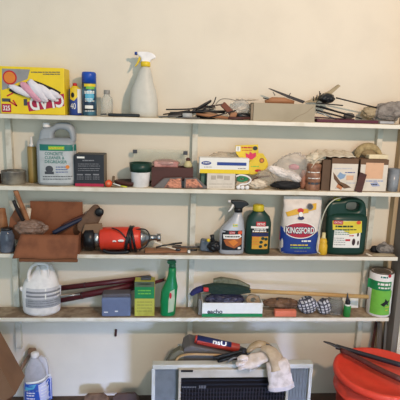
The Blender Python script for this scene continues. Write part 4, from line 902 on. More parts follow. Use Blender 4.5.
# --- clutter at right
tag(N(M_blackm).blob(W(374.5, 249.5, -.08), (.020, .02, .021), .2, 2.5, 121, 4, floor=z).build('black_wad'), 'black wad right of the green jug', 'wad')
tag(N(M_fur).blob(W(385, 249.5, -.085), (.042, .035, .034), .28, 2.4, 122, 4, floor=z).build('grey_rag'), 'grey tangled rag at the right end of the third shelf', 'rag')
tag(N(M_dkg).tube(coil(W(384, 249, -.11), .030, 3, 2), .0032, 7, sub=1).build('cable_coil'), 'tangled dark cable on the grey rag, third shelf right', 'cable')
stick('wood_splinter', 'light wooden stick lying at the right end of third shelf', 'stick', ((366, 253.5), (372, 256.5)), (-.13, -.15), .005, M_cloth, sub=0)
tag(N(M_tan).blob(W(383, 255, -.14), (.06, .018, .008), .2, 2.5, 123, 3, floor=z).build('tan_sponge'), 'flat tan sponge at the shelf edge before the grey rag', 'sponge')
# ================================================================ LOWEST SHELF
z = SH[3]
# --- white round jug
xc, w, h = spot(22, 60.5, 259, 3, -.085); r = w/2*.97; yc = -.088
zs = W(41, 280, yc).z; za = W(41, 287, yc).z
t = thing('round_bleach_jug', 'white round jug with grey banded label on the lowest shelf', 'jug', (xc, yc, z))
ryj = .066
sec = [(z, xc, yc, r*.84, ryj*.84, 2), (z+.008, xc, yc, r*.96, ryj*.96, 2), (z+.02, xc, yc, r, ryj, 2.1), (za-.01, xc, yc, r, ryj, 2.1), (za+.004, xc, yc, r*.97, ryj*.96, 2), (zs, xc+.003, yc, r*.88, ryj*.84, 2), (W(41, 276, yc).z, xc+.013, yc, r*.70, ryj*.66, 2), (W(41, 270, yc).z, xc+.020, yc, r*.52, ryj*.48, 2), (W(41, 262, yc).z, xc+.020, yc, r*.28, ryj*.30, 2)]
b = N(M_white, True).rings(S_(sec, 44)); b.build('body', t)
N(M_white, True).plate(px([(30, 284), (28, 272), (32, 263.5), (39, 259.5), (48, 260.5), (52, 266), (50, 284)], yc), [px([(32, 280), (31.2, 272), (34.2, 265.5), (38.5, 263), (41.5, 268), (42, 275), (39.5, 281), (35, 282.5)], yc)], depth=.032, bev=.008, M=T_(yc-.022), rnd=2, smooth=True).build('handle', t)
nx = W(45, 262, yc); N(mat('pale_blue_cap', (190, 204, 214), .4)).lathe([(.017, -.006), (.019, -.003), (.018, .012), (.015, .015)], (nx.x, yc, nx.z+.006), n=24).build('cap', t)
N(M_white).lathe([(.014, 0), (.010, .012), (.004, .02)], (xc-r*.93, yc-.01, W(24, 289, yc).z), (-.7, 0, .7), n=16).build('spout', t)
F = face_fn(sec, .001); F2 = face_fn(sec, .002); yl = -.145
L = N(mat('label_grey', (168, 170, 174), .5), True); rect(L, 25.5, 299, 58, 307.5, yl, F, 20, 3)
L.m(mat('label_light', (206, 204, 206), .5)); rect(L, 26, 288.8, 58.5, 299, yl, F, 20, 3)
L.m(M_grey); rect(L, 26, 291.5, 58, 293.2, yl, F2, 20, 1); rect(L, 26, 295.3, 58, 297, yl, F2, 20, 1); lines(L, 28, 56, [301, 303, 305.5], yl, F2, .8, 5)
L.m(M_whitel); rect(L, 45.4, 288.5, 46.2, 299, yl, F2, 2, 2); L.build('label', t)
# --- maroon tubes
for i, (p0, p1, y0, y1, r_, lb) in enumerate((((58, 288.5), (150, 277.5), -.055, -.048, .0140, 'upper maroon tube leaning up right behind the blue tub'), ((58, 300), (141, 284), -.064, -.056, .0175, 'lower thicker maroon tube running behind the blue tub'), ((110, 295), (165, 279.5), -.06, -.055, .009, 'right maroon tube passing behind the green bottle'))):
    A_ = W(*p0, y0); B_ = W(*p1, y1); A_.z = max(A_.z, z+r_+.001)
    t = thing('maroon_tube', lb, 'tube', (A_.x, A_.y, A_.z-r_), 'maroon tubes on the lowest shelf')
    N(M_maroon).tube([A_, B_], r_, 18).build('tube', t)
    d = (B_-A_).normalized()
    N(mat('brass_ring', (176, 150, 92), .4, metal=.5)).tube([B_-d*.004, B_+d*.003], r_*1.06, 18).build('end_ring', t)
    N(mat('dark_maroon', (60, 22, 28), .4)).tube([A_+(B_-A_)*.28, A_+(B_-A_)*.30], r_*1.07, 18).build('joint_band', t)
stick('steel_tube', 'thin bright steel tube between the maroon tubes beside the white jug', 'tube', ((60, 297), (80, 294.2)), (-.15, -.14), [.006, .0055, .0045], M_steel, sub=0)
# --- blue tub
yf = -.152; a = W(101.5, 306, yf).x; c = W(130.5, 306, yf).x; h = W(116, 298, yf).z-z
t = thing('blue_plastic_tub', 'small slate blue lidded tub leaning before the maroon tubes', 'tub', ((a+c)/2, -.1, z))
M_slb = mat('slate_blue', (106, 118, 146), .4, var=.08)
N(M_slb).box(((a+c)/2, yf+.031, z+h/2+.001), (c-a, .06, h), Matrix.Rotation(.0, 4, 'Y'), bev=.006, seg=3).build('tub', t)
N(mat('grey_lid', (92, 88, 92), .5)).box(((a+c)/2, yf+.033, z+h+.011), (c-a-.006, .06, .018), Matrix.Rotation(-.03, 4, 'Y'), bev=.004).build('lid', t)
L = N(M_whitel); rect(L, 104, 311.6, 108, 312.6, yf, flat_fn(yf-.0012)); rect(L, 115, 310.6, 118, 311.8, yf, flat_fn(yf-.0012)); L.build('worn_edge', t)
# --- green and yellow carton
yf = -.142; a = W(134.5, 300, yf).x; c = W(154.5, 300, yf).x; h = W(144, 281.5, yf).z-z
t = thing('plant_food_carton', 'upright green and yellow carton right of the blue tub', 'box', ((a+c)/2, -.11, z))
N(mat('yellow_green_card', (186, 184, 76), .6, c2=(166, 160, 60), scale=14)).box(((a+c)/2, yf+.03, z+h/2), (c-a, .06, h), bev=.002).build('carton', t)
L = N(M_green); f = flat_fn(yf-.0008); rect(L, 134.6, 287, 154.4, 298.5, yf, f); L.m(mat('mossy_print', (88, 100, 76), .6)); rect(L, 134.6, 281.6, 154.4, 287, yf, f)
L.m(M_lgreen); lines(L, 138, 151, [290.5, 293.5], yf, flat_fn(yf-.0014), 1.2, 6); L.m(mat('olive_print', (140, 142, 60), .6)); lines(L, 137, 152, [302, 305, 308, 311], yf, f, .8, 6); L.m(M_dgrey); lines(L, 138, 151, [284], yf, f, 1, 5)
L.build('printed_front', t)
tag(N(M_dgrey).box(((a+c)/2+.006, yf+.035, z+h+.006), (.05, .04, .010), bev=.003).build('grey_cover'), 'grey cover lying on the green and yellow carton', 'cover')
stick('brass_bracket', 'thin brass end showing above the green and yellow carton', 'bracket', ((143, 279), (152.5, 277.5)), (-.07, -.07), .005, mat('brass', (160, 134, 76), .4, metal=.4), sub=0)
# --- green spray bottle (head hidden under the shelf)
prof_b = [(0, -.25, .80, .6, 2.4), (.03, -.22, .86, .64, 2.4), (.30, -.20, .92, .66, 2.4), (.50, -.12, .92, .64, 2.3), (.60, .02, .84, .6, 2.2), (.70, .10, .64, .5, 2), (.82, .16, .48, .42, 2), (.92, .20, .44, .40, 2), (1, .2, .42, .38, 2)]
xc, w, h = spot(161.5, 179, 259.5, 3, -.12); hn = h*.86
M_gb = mat('bottle_green', (16, 128, 72), .3, var=.1)
t = thing('green_spray_bottle', 'bright green spray bottle right of the green and yellow carton', 'bottle', (xc, -.12, z))
sec = [(z+hn*a_, xc+w/2*b_, -.12, w/2*c_, w/2*d_, n_) for a_, b_, c_, d_, n_ in prof_b]
N(M_gb, True).rings(S_(sec, 30)).build('bottle', t)
N(mat('deep_green', (14, 84, 52), .35)).lathe([(.015, -.004), (.017, 0), (.017, .018), (.013, .022)], (sec[-1][1], -.12, z+hn), n=20).build('collar', t)
N(mat('deep_green', (14, 84, 52), .35)).plate([(-.026, .022), (-.028, .036), (-.01, .04), (.016, .04), (.02, .026), (.01, .016), (-.01, .016)], depth=.02, bev=.004, M=Matrix.Translation((sec[-1][1], -.12, z+hn)), rnd=1).build('spray_head', t)
L = N(mat('faded_label', (176, 190, 158), .5), True); F = face_fn(sec, .001); L.poly(px([(170, 291), (174.5, 289), (175, 300), (173.5, 311), (168, 312), (168.5, 300)], -.14), F)
L.m(M_red).disc(*px([(170.5, 295)], -.14)[0], .006, .016, face_fn(sec, .002)); L.build('label', t)
# --- white and green low carton
yf = -.150; a = W(202, 312, yf).x; c = W(262.5, 312, yf).x; h = W(232, 303, yf).z-z
t = thing('white_green_carton', 'low white carton with green foot lettered eacho', 'box', ((a+c)/2, -.1, z))
b = N(M_whitel); xm = (a+c)/2; dep = .11
b.box((xm, yf+.002, z+h/2), (c-a, .004, h), bev=.001); b.box((xm, yf+dep-.002, z+h/2), (c-a, .004, h), bev=.001)
for xx in (a+.002, c-.002): b.box((xx, yf+dep/2, z+h/2), (.004, dep-.008, h), bev=.001)
b.box((xm, yf+dep/2, z+.0025), (c-a-.008, dep-.008, .004)); b.build('carton', t)
L = N(M_green); f = flat_fn(yf-.0008); L.patch(a, c, z+.0002, z+h*.24, f); L.m(mat('ink', (40, 46, 60), .5)); tx(L, 'eacho', 207.3, 309.3, 222.5, 313.8, yf-.001, bold=.03); lines(L, 215, 222, [314.9], yf, flat_fn(yf-.001), .7, 3); L.build('printed_front', t)
N(mat('grey_card_side', (120, 118, 112), .7)).box((a-.010, yf+.058, z+h*.6), (.016, .09, h*1.15), bev=.002).build('side_flap', t)
ztop = z+h
tag(N(mat('navy_cloth', (38, 40, 92), .8, bump=.3)).tube([W(190.5, 295, -.12), W(196, 290.5, -.11), (W(204, 288, -.10)), W(216, 284.5, -.09)], [.009, .019, .020, .012], 14, sub=1, flat=.8).build('navy_sleeve'), 'navy blue padded sleeve sticking out left of the white carton', 'cloth')
t = thing('broom', 'broom with dark green bristles and pale wooden handle across lowest shelf', 'broom', W(230, 295, -.13))
M_bris = mat('green_bristle', (34, 58, 50), .85, c2=(52, 70, 58), scale=60, bump=.8, bscale=260, stretch=(1, 1, 4))
N(M_bris).plate(px([(203, 287), (217, 284.5), (240, 286.5), (251, 289.8), (251, 292.8), (240, 294.5), (214, 294), (203, 291.5)], -.13), depth=.045, bev=.008, M=T_(-.115)).build('bristle_block', t)
N(mat('khaki_bristle', (132, 132, 108), .85, c2=(100, 102, 80), scale=50, bump=.8, bscale=220)).plate(px([(214, 281.5), (222, 279.5), (240, 282.5), (251, 288), (250, 290.5), (236, 289), (214, 287)], -.12), depth=.03, bev=.005, M=T_(-.088)).build('bristle_tips', t)
b = N(mat('red_end', (206, 50, 50), .5)); q = W(206, 289.5, -.14); b.box((q.x, -.132, q.z), (.026, .036, .020), bev=.005).build('red_end', t)
N(M_wood).tube([W(249, 290.8, -.125), W(368, 296.8, -.125)], .0105, 16).build('handle', t)
tag(N(mat('dark_purple_bag', (44, 42, 64), .35, c2=(90, 88, 108), scale=22, bump=.6, bscale=40)).blob(((a+c)/2-.035, yf+.055, ztop-.004), (.098, .042, .036), .16, 3.2, 131, 5, sharp=True).build('dark_bundle'), 'dark purple plastic bundle filling the white carton', 'plastic bag')
tag(N(mat('rope_tan', (166, 142, 112), .85, bump=.5)).tube(coil(W(253, 300, -.105), .026, 3, 4, .7), .006, 8, sub=1).build('rope_coil'), 'tan rope bunched at the right end of the white carton', 'rope')
# --- orange block and brown scrap
tag(N(mat('orange_sponge', (222, 122, 92), .8, bump=.2)).box((W(285.5, 311, -.145).x, -.138, z+.017), (.112, .030, .033), Matrix.Rotation(-.02, 4, 'Z'), bev=.004).build('orange_brick'), 'salmon orange rectangular block at the shelf edge', 'block')
M_scrap = mat('brown_scrap', (128, 98, 74), .9, c2=(84, 62, 48), scale=20, bump=.5)
tag(N(M_scrap).blob(W(281, 303, -.08), (.085, .035, .022), .35, 2.6, 141, 5, floor=z, sharp=True).build('crumpled_paper'), 'crumpled brown paper behind the salmon orange block', 'paper')
tag(N(M_dsteel).tube([W(277, 303, -.09), W(277.5, 298.5, -.09)], .005, 10).build('metal_knob'), 'small dark knob poking up from the crumpled brown paper', 'knob')  # a short metal knob, no bolt behind it
# --- jars with plaid cloth
def jar(name, label, pl, pr, pt, y, m_, extra=None):
    xc, w, h = spot(pl, pr, pt, 3, y); r = w/2
    t = thing(name, label, 'jar', (xc, y, z))
    N(mat('jar_glass', (206, 206, 200), .1, trans=.8, alpha=.8, ior=1.2)).lathe([(r*.88, 0), (r, .006), (r, h*.78), (r*.84, h*.88), (r*.84, h), (r*.78, h), (r*.78, h*.88), (r*.94, h*.76), (r*.94, .01), (.001, .008)], (xc, y, z), n=30).build('glass', t)
    return t, xc, r, h
M_pl = mat('plaid_white', (206, 206, 212), .8); M_pd = mat('plaid_dark', (66, 68, 80), .8)
for i, (pl_, pr_, pt_) in enumerate(((297.5, 317, 296.5), (317, 331, 298.5))):
    y_ = -.098-.008*i; xc, w, h = spot(pl_, pr_, pt_, 3, y_); r = w/2
    t = thing('checked_cloth', ['black and white checked cloth bundle beside the salmon block', 'smaller checked cloth bundle against the glass jar'][i], 'cloth', (xc, y_, z), 'checked cloth bundles on lowest shelf')
    b = N(M_pl); b.blob((xc, y_, z+h*.47), (r, .04, h*.52), .12, 2.2, 150+i, 5, floor=z)
    b.m(M_pd)
    for f_ in b.bm.faces:
        q = f_.calc_center_median(); u_ = (q.x*.95+q.z*.3)*110; v_ = (q.z*.95-q.x*.3)*130
        if (u_ % 2 < .7) or (v_ % 2 < .7): f_.material_index = 1
    b.build('cloth', t)
t, xc, r, h = jar('glass_jar', 'empty glass jar between checked cloth and small green bottle', 326.5, 342.5, 297, -.10, None)
# --- little green bottle and card
xc, w, h = spot(343.3, 350.2, 299.5, 3, -.135); r = w/2
t = thing('glue_bottle', 'tiny green bottle with white shoulder and pointed clear tip', 'bottle', (xc, -.142, z))
N(mat('leaf_green', (40, 130, 58), .35)).lathe([(r*.9, 0), (r, .003), (r, h*.62), (r*.9, h*.68)], (xc, -.142, z)).build('body', t)
N(M_whitel).lathe([(r*.88, h*.66), (r*.7, h*.78)], (xc, -.142, z), n=18).build('shoulder', t)
N(M_black).lathe([(r*.74, h*.77), (r*.74, h*.92), (r*.5, h)], (xc, -.142, z), n=18).build('collar', t)
N(M_dgrey).lathe([(r*.5, 0), (r*.2, .02), (r*.1, .040)], (xc-.003, -.142, z+h), (-.05, 0, 1), n=14).build('tip', t)
t = thing('white_card', 'white card propped on the wall behind the broom handle', 'card', (W(353, 300, -.04).x, -.04, z))
N(M_whitel).box((W(353.5, 302, -.03).x, -.037, z+.032), (.046, .003, .062), Matrix.Rotation(-.1, 4, 'X')).build('card', t)
# --- tall lime aerosol
xc, w, h = spot(369, 391.5, 269.5, 3, -.105); r = w/2; yc = -.1
t = thing('weed_spray_can', 'tall white and lime aerosol can at the right end of lowest shelf', 'spray can', (xc, yc, z))
N(M_white).lathe([(r*.96, 0), (r, .004), (r, h*.93), (r*.94, h*.96)], (xc, yc, z), n=40).build('body', t)
N(mat('steel_rim', (122, 112, 100), .4, metal=.5)).lathe([(r*.97, h*.955), (r*.97, h*.98), (r*.88, h*.985), (r*.82, h*.95), (r*.3, h*1.0), (r*.2, h*1.0)], (xc, yc, z), n=40).build('rim', t)
sec = [(z, xc, yc, r, r, 2), (z+h, xc, yc, r, r, 2)]; F = face_fn(sec, .001); F2 = face_fn(sec, .0018); F3 = face_fn(sec, .0026); yl = -.145
L = N(M_green, True); rect(L, 370.5, 281, 391, 290, yl, F, 20, 2); L.m(M_lgreen); rect(L, 371, 290, 391.5, 314, yl, F, 20, 6)
L.m(M_whitel).poly(px([(388.5, 314), (389, 300), (391.3, 294), (391.3, 314)], yl), F2); lines(L, 377.5, 389.5, [283.6], yl, F2, 2.2, 4); lines(L, 378, 389.5, [287.2], yl, F2, 1.5, 3)
L.m(M_teal); lines(L, 380, 386.5, [276.5], yl, F2, 1.6, 3); L.m(M_red).disc(*px([(388.6, 275)], yl)[0], .009, .009, F2)
L.m(M_black).poly(px([(379, 303.5), (383, 300.5), (384, 297.5), (386, 300), (388.5, 299), (386.5, 302.3), (387, 304.5), (384.5, 303), (382.5, 305.5)], yl), F3)
L.m(M_yelp); lines(L, 384, 388, [306, 309], yl, F2, .7); L.build('label', t)
# ================================================================ ON THE FLOOR
# --- water / bleach bottle
yc = -.085; a = W(24, 385, yc).x; c = W(49.5, 385, yc).x; xc = (a+c)/2; r = (c-a)/2
zcap = W(35, 348.5, yc).z; zn = W(35, 356.5, yc).z; zs = W(35, 380, yc).z
t = thing('clear_gallon_bottle', 'clear bottle with blue label standing on the floor at left', 'bottle', (xc, yc, 0))
M_cb = mat('cloudy_clear_plastic', (236, 236, 242), .2, trans=.35, alpha=.6, ior=1.15)
sec = [(.001, xc, yc, r*.9, .062, 2.6), (.012, xc, yc, r, .068, 2.6), (zs-.02, xc, yc, r, .068, 2.6), (zs, xc, yc, r*.97, .062, 2.4), (zs+(zn-zs)*.5, xc-.002, yc, r*.8, .05, 2.2), (zs+(zn-zs)*.85, xc-.003, yc, r*.45, .032, 2), (zn, xc-.003, yc, .018, .018, 2)]
N(M_cb, True).rings(S_(sec, 36)).build('bottle', t)
N(M_white).lathe([(.019, 0), (.021, .003), (.020, .020), (.016, .023)], (xc-.003, yc, zn), n=24).build('cap', t)
N(M_cb, True).plate(px([(38, 357), (41, 355.5), (45.5, 358), (48.5, 366), (49, 377), (46, 379), (44.5, 368), (41.5, 361)], yc), depth=.024, bev=.006, M=T_(yc), rnd=1, smooth=True).build('handle', t)
F = face_fn(sec, .001); F2 = face_fn(sec, .0018)
L = N(mat('label_blue', (40, 84, 180), .4), True); rect(L, 24.6, 384.5, 49, 406, -.15, F, 16, 4)
L.m(mat('label_pale', (206, 206, 226), .5)); L.poly(px([(38, 386), (48.5, 382.5), (48.8, 405), (41, 405)], -.15), F2); L.m(M_whitel).poly(px([(25, 383.7), (48, 380.5), (48, 382), (25, 385.5)], -.15), F2)
L.m(mat('sky_print', (92, 176, 204), .4)).poly(px([(25, 387), (36, 385), (34, 389), (25, 391)], -.15), F2); L.m(M_whitel); lines(L, 26.5, 35, [393, 395.5, 398.5], -.152, face_fn(sec, .0028), 1.2, 4); lines(L, 41, 47.5, [388, 391, 394, 397], -.15, face_fn(sec, .0028), .7)
L.build('label', t)
# --- wooden mallet behind it
t = thing('wooden_mallet', 'small brown mallet leaning behind the clear bottle', 'mallet', W(25, 400, -.05))
q = W(32, 351.5, -.03); M_mal = mat('mallet_brown', (142, 114, 92), .7)
N(M_mal).lathe([(.017, 0), (.023, .004), (.023, .034), (.017, .038)], (q.x-.018, -.035, q.z-.002), (1, 0, 0), n=22).build('head', t)
N(M_mal).tube([(q.x-.004, -.035, q.z-.006), (q.x-.10, -.055, q.z-.16), (q.x-.18, -.075, .012)], [.009, .011, .012], 12).build('handle', t)
# --- big cardboard carton, near left
def P3(p, y): return W(*p, y)
M_near = mat('near_cardboard', (132, 98, 72), .8, c2=(118, 86, 62), scale=6)
t = thing('large_tan_carton', 'large tan cardboard carton leaning in at the lower left corner', 'box', (-.93, -.42, 0))
th = math.radians(24)
y0 = -.36; A_ = W(0, 331, y0); B_ = W(25, 376, y0); C_ = W(0, 391, y0)
e1 = (B_-A_); e2 = (C_-B_).normalized()
b = N(M_near)
D1 = A_-e1*.0; Lft = e2*.55
V = [A_-e1*.1, B_, B_+Lft, A_-e1*.1+Lft]
n_ = Vector((0, -.14, 0))
b.rings([[v for v in V], [v+n_ for v in V]]); b.build('carton', t)
b = N(M_cardin); Lft = e2*.40; q = B_+e2*.004+Vector((0, -.135, -.002)); b.rings([[q, q+Lft, q+Lft+Vector((0, .03, -.022)), q+e2*.04+Vector((0, .03, -.026))], [v+Vector((0, .12, 0)) for v in (q, q+Lft, q+Lft+Vector((0, .03, -.022)), q+e2*.04+Vector((0, .03, -.026)))]]); b.build('lower_flap', t)
# base block so the carton stands on the floor
b = N(M_near); b.box((-1.08, -.43, .13), (.26, .13, .26), bev=.003); b.build('carton_foot', t)
# --- brown cardboard scraps
for i, (pts, y_, m_, lb) in enumerate((([(85, 392), (88, 388.5), (104, 387.5), (109, 394), (110, 402), (84, 402)], -.09, M_scrap, 'torn brown carton scrap on the floor by the wall, left one'), ([(113, 393), (117, 387.5), (135, 386.5), (139, 392), (140, 402), (112, 402)], -.10, mat('dark_brown_card', (92, 70, 60), .85), 'darker torn brown carton scrap left of the air conditioner'))):
    P = [(x_, max(z_*(.75), .002)) for x_, z_ in px(pts, y_)]
    tag(N(m_).plate(P, depth=.016, bev=.002, M=T_(y_-.01)).build('carton_scrap'), lb, 'cardboard')
# --- window air conditioner with side panels
ya = -.34; X0 = W(152.5, 364, ya).x; X1 = W(312, 364, ya).x; ZT = (W(152.5, 361.5, ya).z+W(312, 363, ya).z)/2
t = thing('window_air_conditioner', 'window air conditioner with dark grille and pleated grey side panels on the floor', 'air conditioner', ((X0+X1)/2, ya, 0))
M_acw = mat('aged_white_plastic', (204, 202, 192), .45, c2=(184, 180, 166), scale=6)
M_acg = mat('side_panel_grey', (126, 130, 130), .5); M_acb = mat('grille_black', (28, 26, 30), .45)
F0 = W(178.5, 375, ya-.03).x; F1 = W(289, 375, ya-.03).x
yfz = ya-.03
N(M_acw).box(((X0+X1)/2, ya, ZT-.012), (X1-X0, .04, .024), bev=.003).build('top_rail', t)
for s, (u0, u1) in enumerate(((X0+.004, F0), (F1, X1-.004))):
    b = N(M_acg); n_p = 15; wq = (u1-u0)/n_p
    for i in range(n_p):
        b.box((u0+wq*(i+.5), ya+.002, (ZT-.024)/2), (wq*.78, .012 if i % 2 else .018, ZT-.026))
    b.box(((u0+u1)/2, ya+.006, (ZT-.024)/2), (u1-u0, .006, ZT-.026)); b.build('pleated_panel', t)
for xx in (X0+.005, X1-.008): N(M_acw).box((xx, ya-.002, (ZT-.024)/2+.001), (.016, .034, ZT-.026), bev=.002).build('side_rail', t)
zf = W(234, 368.5, yfz).z
N(M_acw).box(((F0+F1)/2, ya+.115, zf/2), (F1-F0, .23, zf-.02), bev=.006).build('cabinet', t)
b = N(mat('bezel_beige', (196, 186, 168), .45, c2=(176, 164, 144), scale=8)); zb_ = W(234, 376.5, yfz).z
b.box(((F0+F1)/2, yfz+.005, (zf+zb_)/2), (F1-F0, .03, zf-zb_), bev=.003)
for xx in (F0+.006, F1-.006): b.box((xx, yfz+.005, zb_/2+.004), (.012, .03, zb_-.008), bev=.002)
b.box(((F0+F1)/2, yfz+.005, .015), (F1-F0-.02, .03, .03), bev=.003); b.build('bezel', t)
b = N(M_acb); b.box(((F0+F1)/2, yfz+.014, zb_/2+.012), (F1-F0-.022, .01, zb_-.03))
for i in range(13):
    zz = zb_-.012-i*.022
    if zz > .04: b.box(((F0+F1)/2, yfz+.004, zz), (F1-F0-.024, .014, .006), Matrix.Rotation(.35, 4, 'X'))
b.build('grille', t)
b = N(mat('grille_rib', (62, 56, 60), .5))
for i in range(34): b.box((F0+.024+i*(F1-F0-.048)/33, yfz-.0045, (zb_-.062+.04)/2), (.0028, .004, zb_-.062-.03))
b.build('vertical_ribs', t)
L = N(M_black); q = W(187, 371.2, yfz-.012); L.box((q.x, yfz-.0105, q.z), (.056, .002, .010)); L.build('display_slot', t); L = N(M_grey); lines(L, 182, 196, [387.3], yfz-.012, flat_fn(yfz-.0105), .8); lines(L, 199, 206, [386.3, 388], yfz-.012, flat_fn(yfz-.0105), .8); L.build('control_marks', t)
# --- grey case with wooden loop on top of the unit
zt_ = ZT+.001
zca = zf/2+(zf-.02)/2
t = thing('grey_tool_case', 'dark grey case behind the caulk tube on the air conditioner', 'case', (W(205, 360, -.2).x, -.22, zca))
M_case = mat('case_grey', (96, 90, 86), .7, var=.1)
N(M_case).plate([(W(181, 360, -.23).x, zca+.001), (W(184, 349, -.295).x, W(184, 349, -.295).z), (W(190, 345.5, -.295).x, W(190, 345.5, -.295).z), (W(240, 356, -.295).x, W(240, 356, -.295).z), (W(250, 360, -.23).x, zca+.001)], depth=.12, bev=.006, M=T_(-.235)).build('case', t)
N(mat('cane', (178, 142, 96), .5)).tube([W(*p, -.315) for p in ((176, 361), (178, 357.5), (183, 355), (192, 354), (228, 355.3), (236, 357))], .0055, 10, sub=2).build('wooden_trim', t)
tag(N(mat('greenish_grey', (104, 98, 78), .7)).plate([(x_, max(z_, zca+.001)) for x_, z_ in px([(166, 361), (172, 351.5), (180, 346.5), (184, 350), (183, 361)], -.28)], depth=.04, bev=.004, M=T_(-.285)).build('folded_tarp'), 'dark olive folded piece left of the grey case', 'tarp')
# --- caulk tube
rr = .0215
P0 = W(197, 341, -.262); P0.z = W(197, 347, -.295).z+rr+.001; P1 = W(238.5, 351, -.266); P1.z = W(238.5, 355.7, -.295).z+rr+.002; d = (P1-P0); Ln = d.length; u = d.normalized()
t = thing('caulk_tube', 'red and navy caulk tube with white letters lying on grey case', 'caulk tube', P0-Vector((0, 0, rr)))
N(M_dblue).tube([P0, P1], rr, 28).build('barrel', t)
# red underside band follows the barrel
def arc(a0, a1, s0, s1, off, mm, nm, n1=10, n2=10):
    b = N(mm, True); up = Vector((0, 0, 1)); sd = u.cross(up).normalized(); w_ = sd.cross(u).normalized()
    if sd.y > 0: sd = -sd
    G = [[b.bm.verts.new(P0+u*Ln*(s0+(s1-s0)*i/n1)+(sd*math.cos(a0+(a1-a0)*j/n2)+w_*math.sin(a0+(a1-a0)*j/n2))*(rr+off)) for i in range(n1+1)] for j in range(n2+1)]
    for j in range(n2):
        for i in range(n1): b._f([G[j][i], G[j][i+1], G[j+1][i+1], G[j+1][i]])
    b.build(nm, t)
arc(-1.5, .30, 0.0, 1.0, .0006, mat('brick_red', (176, 56, 42), .45), 'red_band')
arc(.25, 1.8, .80, 1.0, .0007, mat('brick_red', (176, 56, 42), .45), 'red_end_band')
b = N(mat('brick_red', (176, 56, 42), .45)); b.tube([P0-u*.003, P0-u*.010], rr*.9, 24); b.build('end_cap', t)
L = N(M_whitel); cu_up = Vector((0, 0, 1)); sd = u.cross(cu_up).normalized(); sd = -sd if sd.y > 0 else sd; w_ = sd.cross(u).normalized(); w_ = -w_ if w_.z < 0 else w_
cur = bpy.data.curves.new('t', 'FONT'); cur.body = 'nsU'; cur.size = 1; cur.align_x = 'CENTER'; cur.offset = .03
me = to_mesh(cur); xs = [v.co.x for v in me.vertices]; ys = [v.co.y for v in me.vertices]; cxm = (min(xs)+max(xs))/2; cym = (min(ys)+max(ys))/2; sX = .068/(max(xs)-min(xs)); sY = .022/(max(ys)-min(ys))
def wrap(p):
    s_ = (p.x-cxm)*sX; a_ = .78+(p.y-cym)*sY/rr
    return P0+u*(Ln*.52+s_)+(sd*math.cos(a_)+w_*math.sin(a_))*(rr+.0014)
L.mesh(me, None, wrap); L.build('lettering', t)
# --- black pliers in front of gloves
t = thing('black_pliers', 'black handled pliers lying between caulk tube and gloves', 'pliers', W(225, 361, -.34))
for pts in (((213, 358.5), (222, 356), (232, 353.5), (243, 351)), ((218, 362), (224, 359), (233, 357), (243, 353))):
    N(M_black).tube([W(*p, -.335) for p in pts], [.008, .009, .008, .007], 10, sub=1).build('handle', t)
N(M_blackm).blob(W(243, 351.5, -.325), (.022, .018, .018), .15, 2, 161, 3).build('head', t)
N(M_grey).tube([W(228, 361.5, -.365), W(233, 358, -.363), W(237, 357.5, -.36)], .004, 8, sub=1).build('spring', t)
# --- work gloves
M_glove = mat('cream_glove', (226, 210, 198), .9, c2=(200, 182, 166), scale=26, bump=.4, bscale=180)
M_gtan = mat('tan_leather', (174, 148, 112), .75, c2=(150, 124, 90), scale=14, bump=.3)
def finger(b, pts, ys, r):
    b.tube([W(a_, b_, y_) for (a_, b_), y_ in zip(pts, ys)], r, 14, sub=2)
def wrinkled(nm, t, pts, ys, rx, flat, mm, seed, amp=.004, n=26):
    """a limp tube of cloth with folds"""
    P = chaikin([tuple(W(a_, b_, y_)) for (a_, b_), y_ in zip(pts, ys)], 3, False)
    b = N(mm); b.tube(P, rx, n, flat=flat)
    for v in b.bm.verts:
        q = noise.noise_vector(v.co*38+Vector((seed, 0, 0)))*amp+noise.noise_vector(v.co*90+Vector((0, seed, 0)))*amp*.4
        v.co += Vector((q.x, q.y*.6, q.z))
    return b.build(nm, t)
t = thing('work_glove', 'cream work glove hanging over the front edge of the unit', 'glove', W(280, 385, -.40))
wrinkled('hand', t, ((262, 348), (270, 350), (276, 357), (278.5, 368)), (-.35, -.37, -.405, -.415), [.020, .034, .042, .048], .5, mat('glove_tan', (196, 174, 146), .9, c2=(170, 146, 116), scale=14, bump=.4, bscale=150), 1)
wrinkled('cuff', t, ((276.5, 360), (279, 372), (281, 386.5)), (-.412, -.420, -.420), [.044, .056, .056, .060], .42, M_glove, 2, .005)
wrinkled('cuff_hem', t, ((280.7, 384), (281.3, 388)), (-.420, -.420), [.061, .062], .44, mat('glove_hem', (212, 200, 196), .9), 3, .004)
t = thing('work_glove', 'cream work glove crumpled on the top rail beside the hanging one', 'glove', W(250, 362, -.36))
wrinkled('back', t, ((269, 353), (262, 357), (252, 361), (243, 364)), (-.36, -.375, -.385, -.38), [.026, .040, .044, .032], .5, M_glove, 4, .006)
for i, (p0, p1, rr_) in enumerate((((246, 358), (238, 359.5), .017), ((246, 362), (236.5, 364.5), .018), ((247, 366), (239, 369), .017), ((256, 365), (249, 370), .017))):
    wrinkled('finger', t, (p0, ((p0[0]+p1[0])/2, (p0[1]+p1[1])/2-1), p1), (-.385, -.395, -.39), [rr_, rr_, rr_*.7], .75, M_glove, 5+i, .002, 16)
tag(N(M_gtan).tube([W(*p, -.33) for p in ((247, 352), (253, 346), (260, 343.5), (268, 346), (273, 351))], [.008, .018, .022, .018, .008], 14, sub=2, flat=.8).build('tan_glove'), 'tan leather glove folded behind the two cream gloves', 'glove')
tag(N(M_dgrey).tube([W(*p, -.345) for p in ((266, 344), (272, 346), (278, 352), (283, 359))], .003, 8, sub=1).build('grey_strap'), 'thin grey strap curving over the back of the gloves', 'strap')

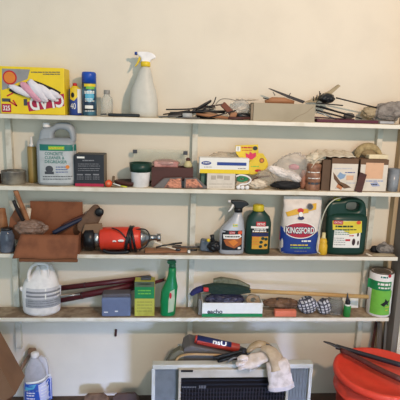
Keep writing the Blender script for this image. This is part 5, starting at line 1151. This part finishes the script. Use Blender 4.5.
# --- red bucket with lid, poles across it
bc = Vector((1.012, -.42, 0)); RB = .218; HB = .40
M_rb = mat('bucket_red', (222, 66, 46), .4, var=.08)
t = thing('red_bucket', 'large red plastic bucket with matching lid at the lower right', 'bucket', bc)
N(M_rb).lathe([(RB*.80, 0), (RB*.83, .004), (RB*.90, HB*.74), (RB*.97, HB*.74), (RB*.97, HB*.77), (RB*.91, HB*.775), (RB*.94, HB*.92)], bc, n=56).build('body', t)
N(M_rb).lathe([(RB*.94, HB*.915), (RB*1.0, HB*.92), (RB*1.01, HB*.95), (RB*1.0, HB*.985), (RB*.97, HB*.998), (RB*.91, HB*.998), (RB*.88, HB*.96), (RB*.5, HB*.955), (.001, HB*.955)], bc, n=56).build('lid', t)
zl = HB
t = thing('loppers', 'long dark handled loppers laid across the red bucket', 'loppers', Wz(340, 350, HB))
u0 = Wz(323.5, 341.5, HB+.05); u1 = Wz(341, 349, HB+.022); 
N(M_dsteel).tube([u0, (u0+u1)/2+Vector((0, 0, .006)), u1], [.004, .011, .012], 12, flat=.6, sub=1).build('blade', t)
N(mat('lopper_black', (42, 38, 46), .4)).tube([Wz(336, 346.5, HB+.026), Wz(348, 350, HB+.018), Wz(380, 359, HB+.018), Wz(404, 366, HB+.018)], [.013, .012, .012, .013], 12, sub=1).build('upper_handle', t)
N(mat('lopper_brown', (92, 44, 38), .5)).tube([Wz(341, 350, HB+.022), Wz(355, 356.5, HB+.018), Wz(378, 369, HB+.017), Wz(402, 380, HB+.016)], [.012, .012, .013, .014], 12, sub=1).build('lower_handle', t)
tag(N(M_dwood).tube([W(116, 329.5, -.012), W(115.6, 336, -.012)], .006, 8).build('wall_hook'), 'tiny brown hook on the bare wall under the lowest shelf', 'hook')
# --- boards leaning in the corner
for i, (p0, p1, y0, y1, w_, m_, lb) in enumerate((((371.5, 352), (376.5, 321), -.05, -.03, .008, M_dwood, 'dark narrow stake leaning below the lowest shelf'), ((379, 356), (380.5, 322), -.06, -.04, .016, M_greyboard, 'grey stake standing beside the dark one in the corner'), ((384.3, 356), (387, 321), -.09, -.07, .009, M_acg, 'pale bluish strip of wood standing right of the grey stake'))):
    A_ = W(*p0, y0); B_ = W(*p1, y1); dd = (A_-B_); A_ = B_+dd*((B_.z-.006)/(B_.z-A_.z))
    B_.z = min(B_.z, SH[3]-.024)
    tag(N(m_).tube([A_, B_], w_, 4, smooth=False).build('wooden_stake'), lb, 'stake')
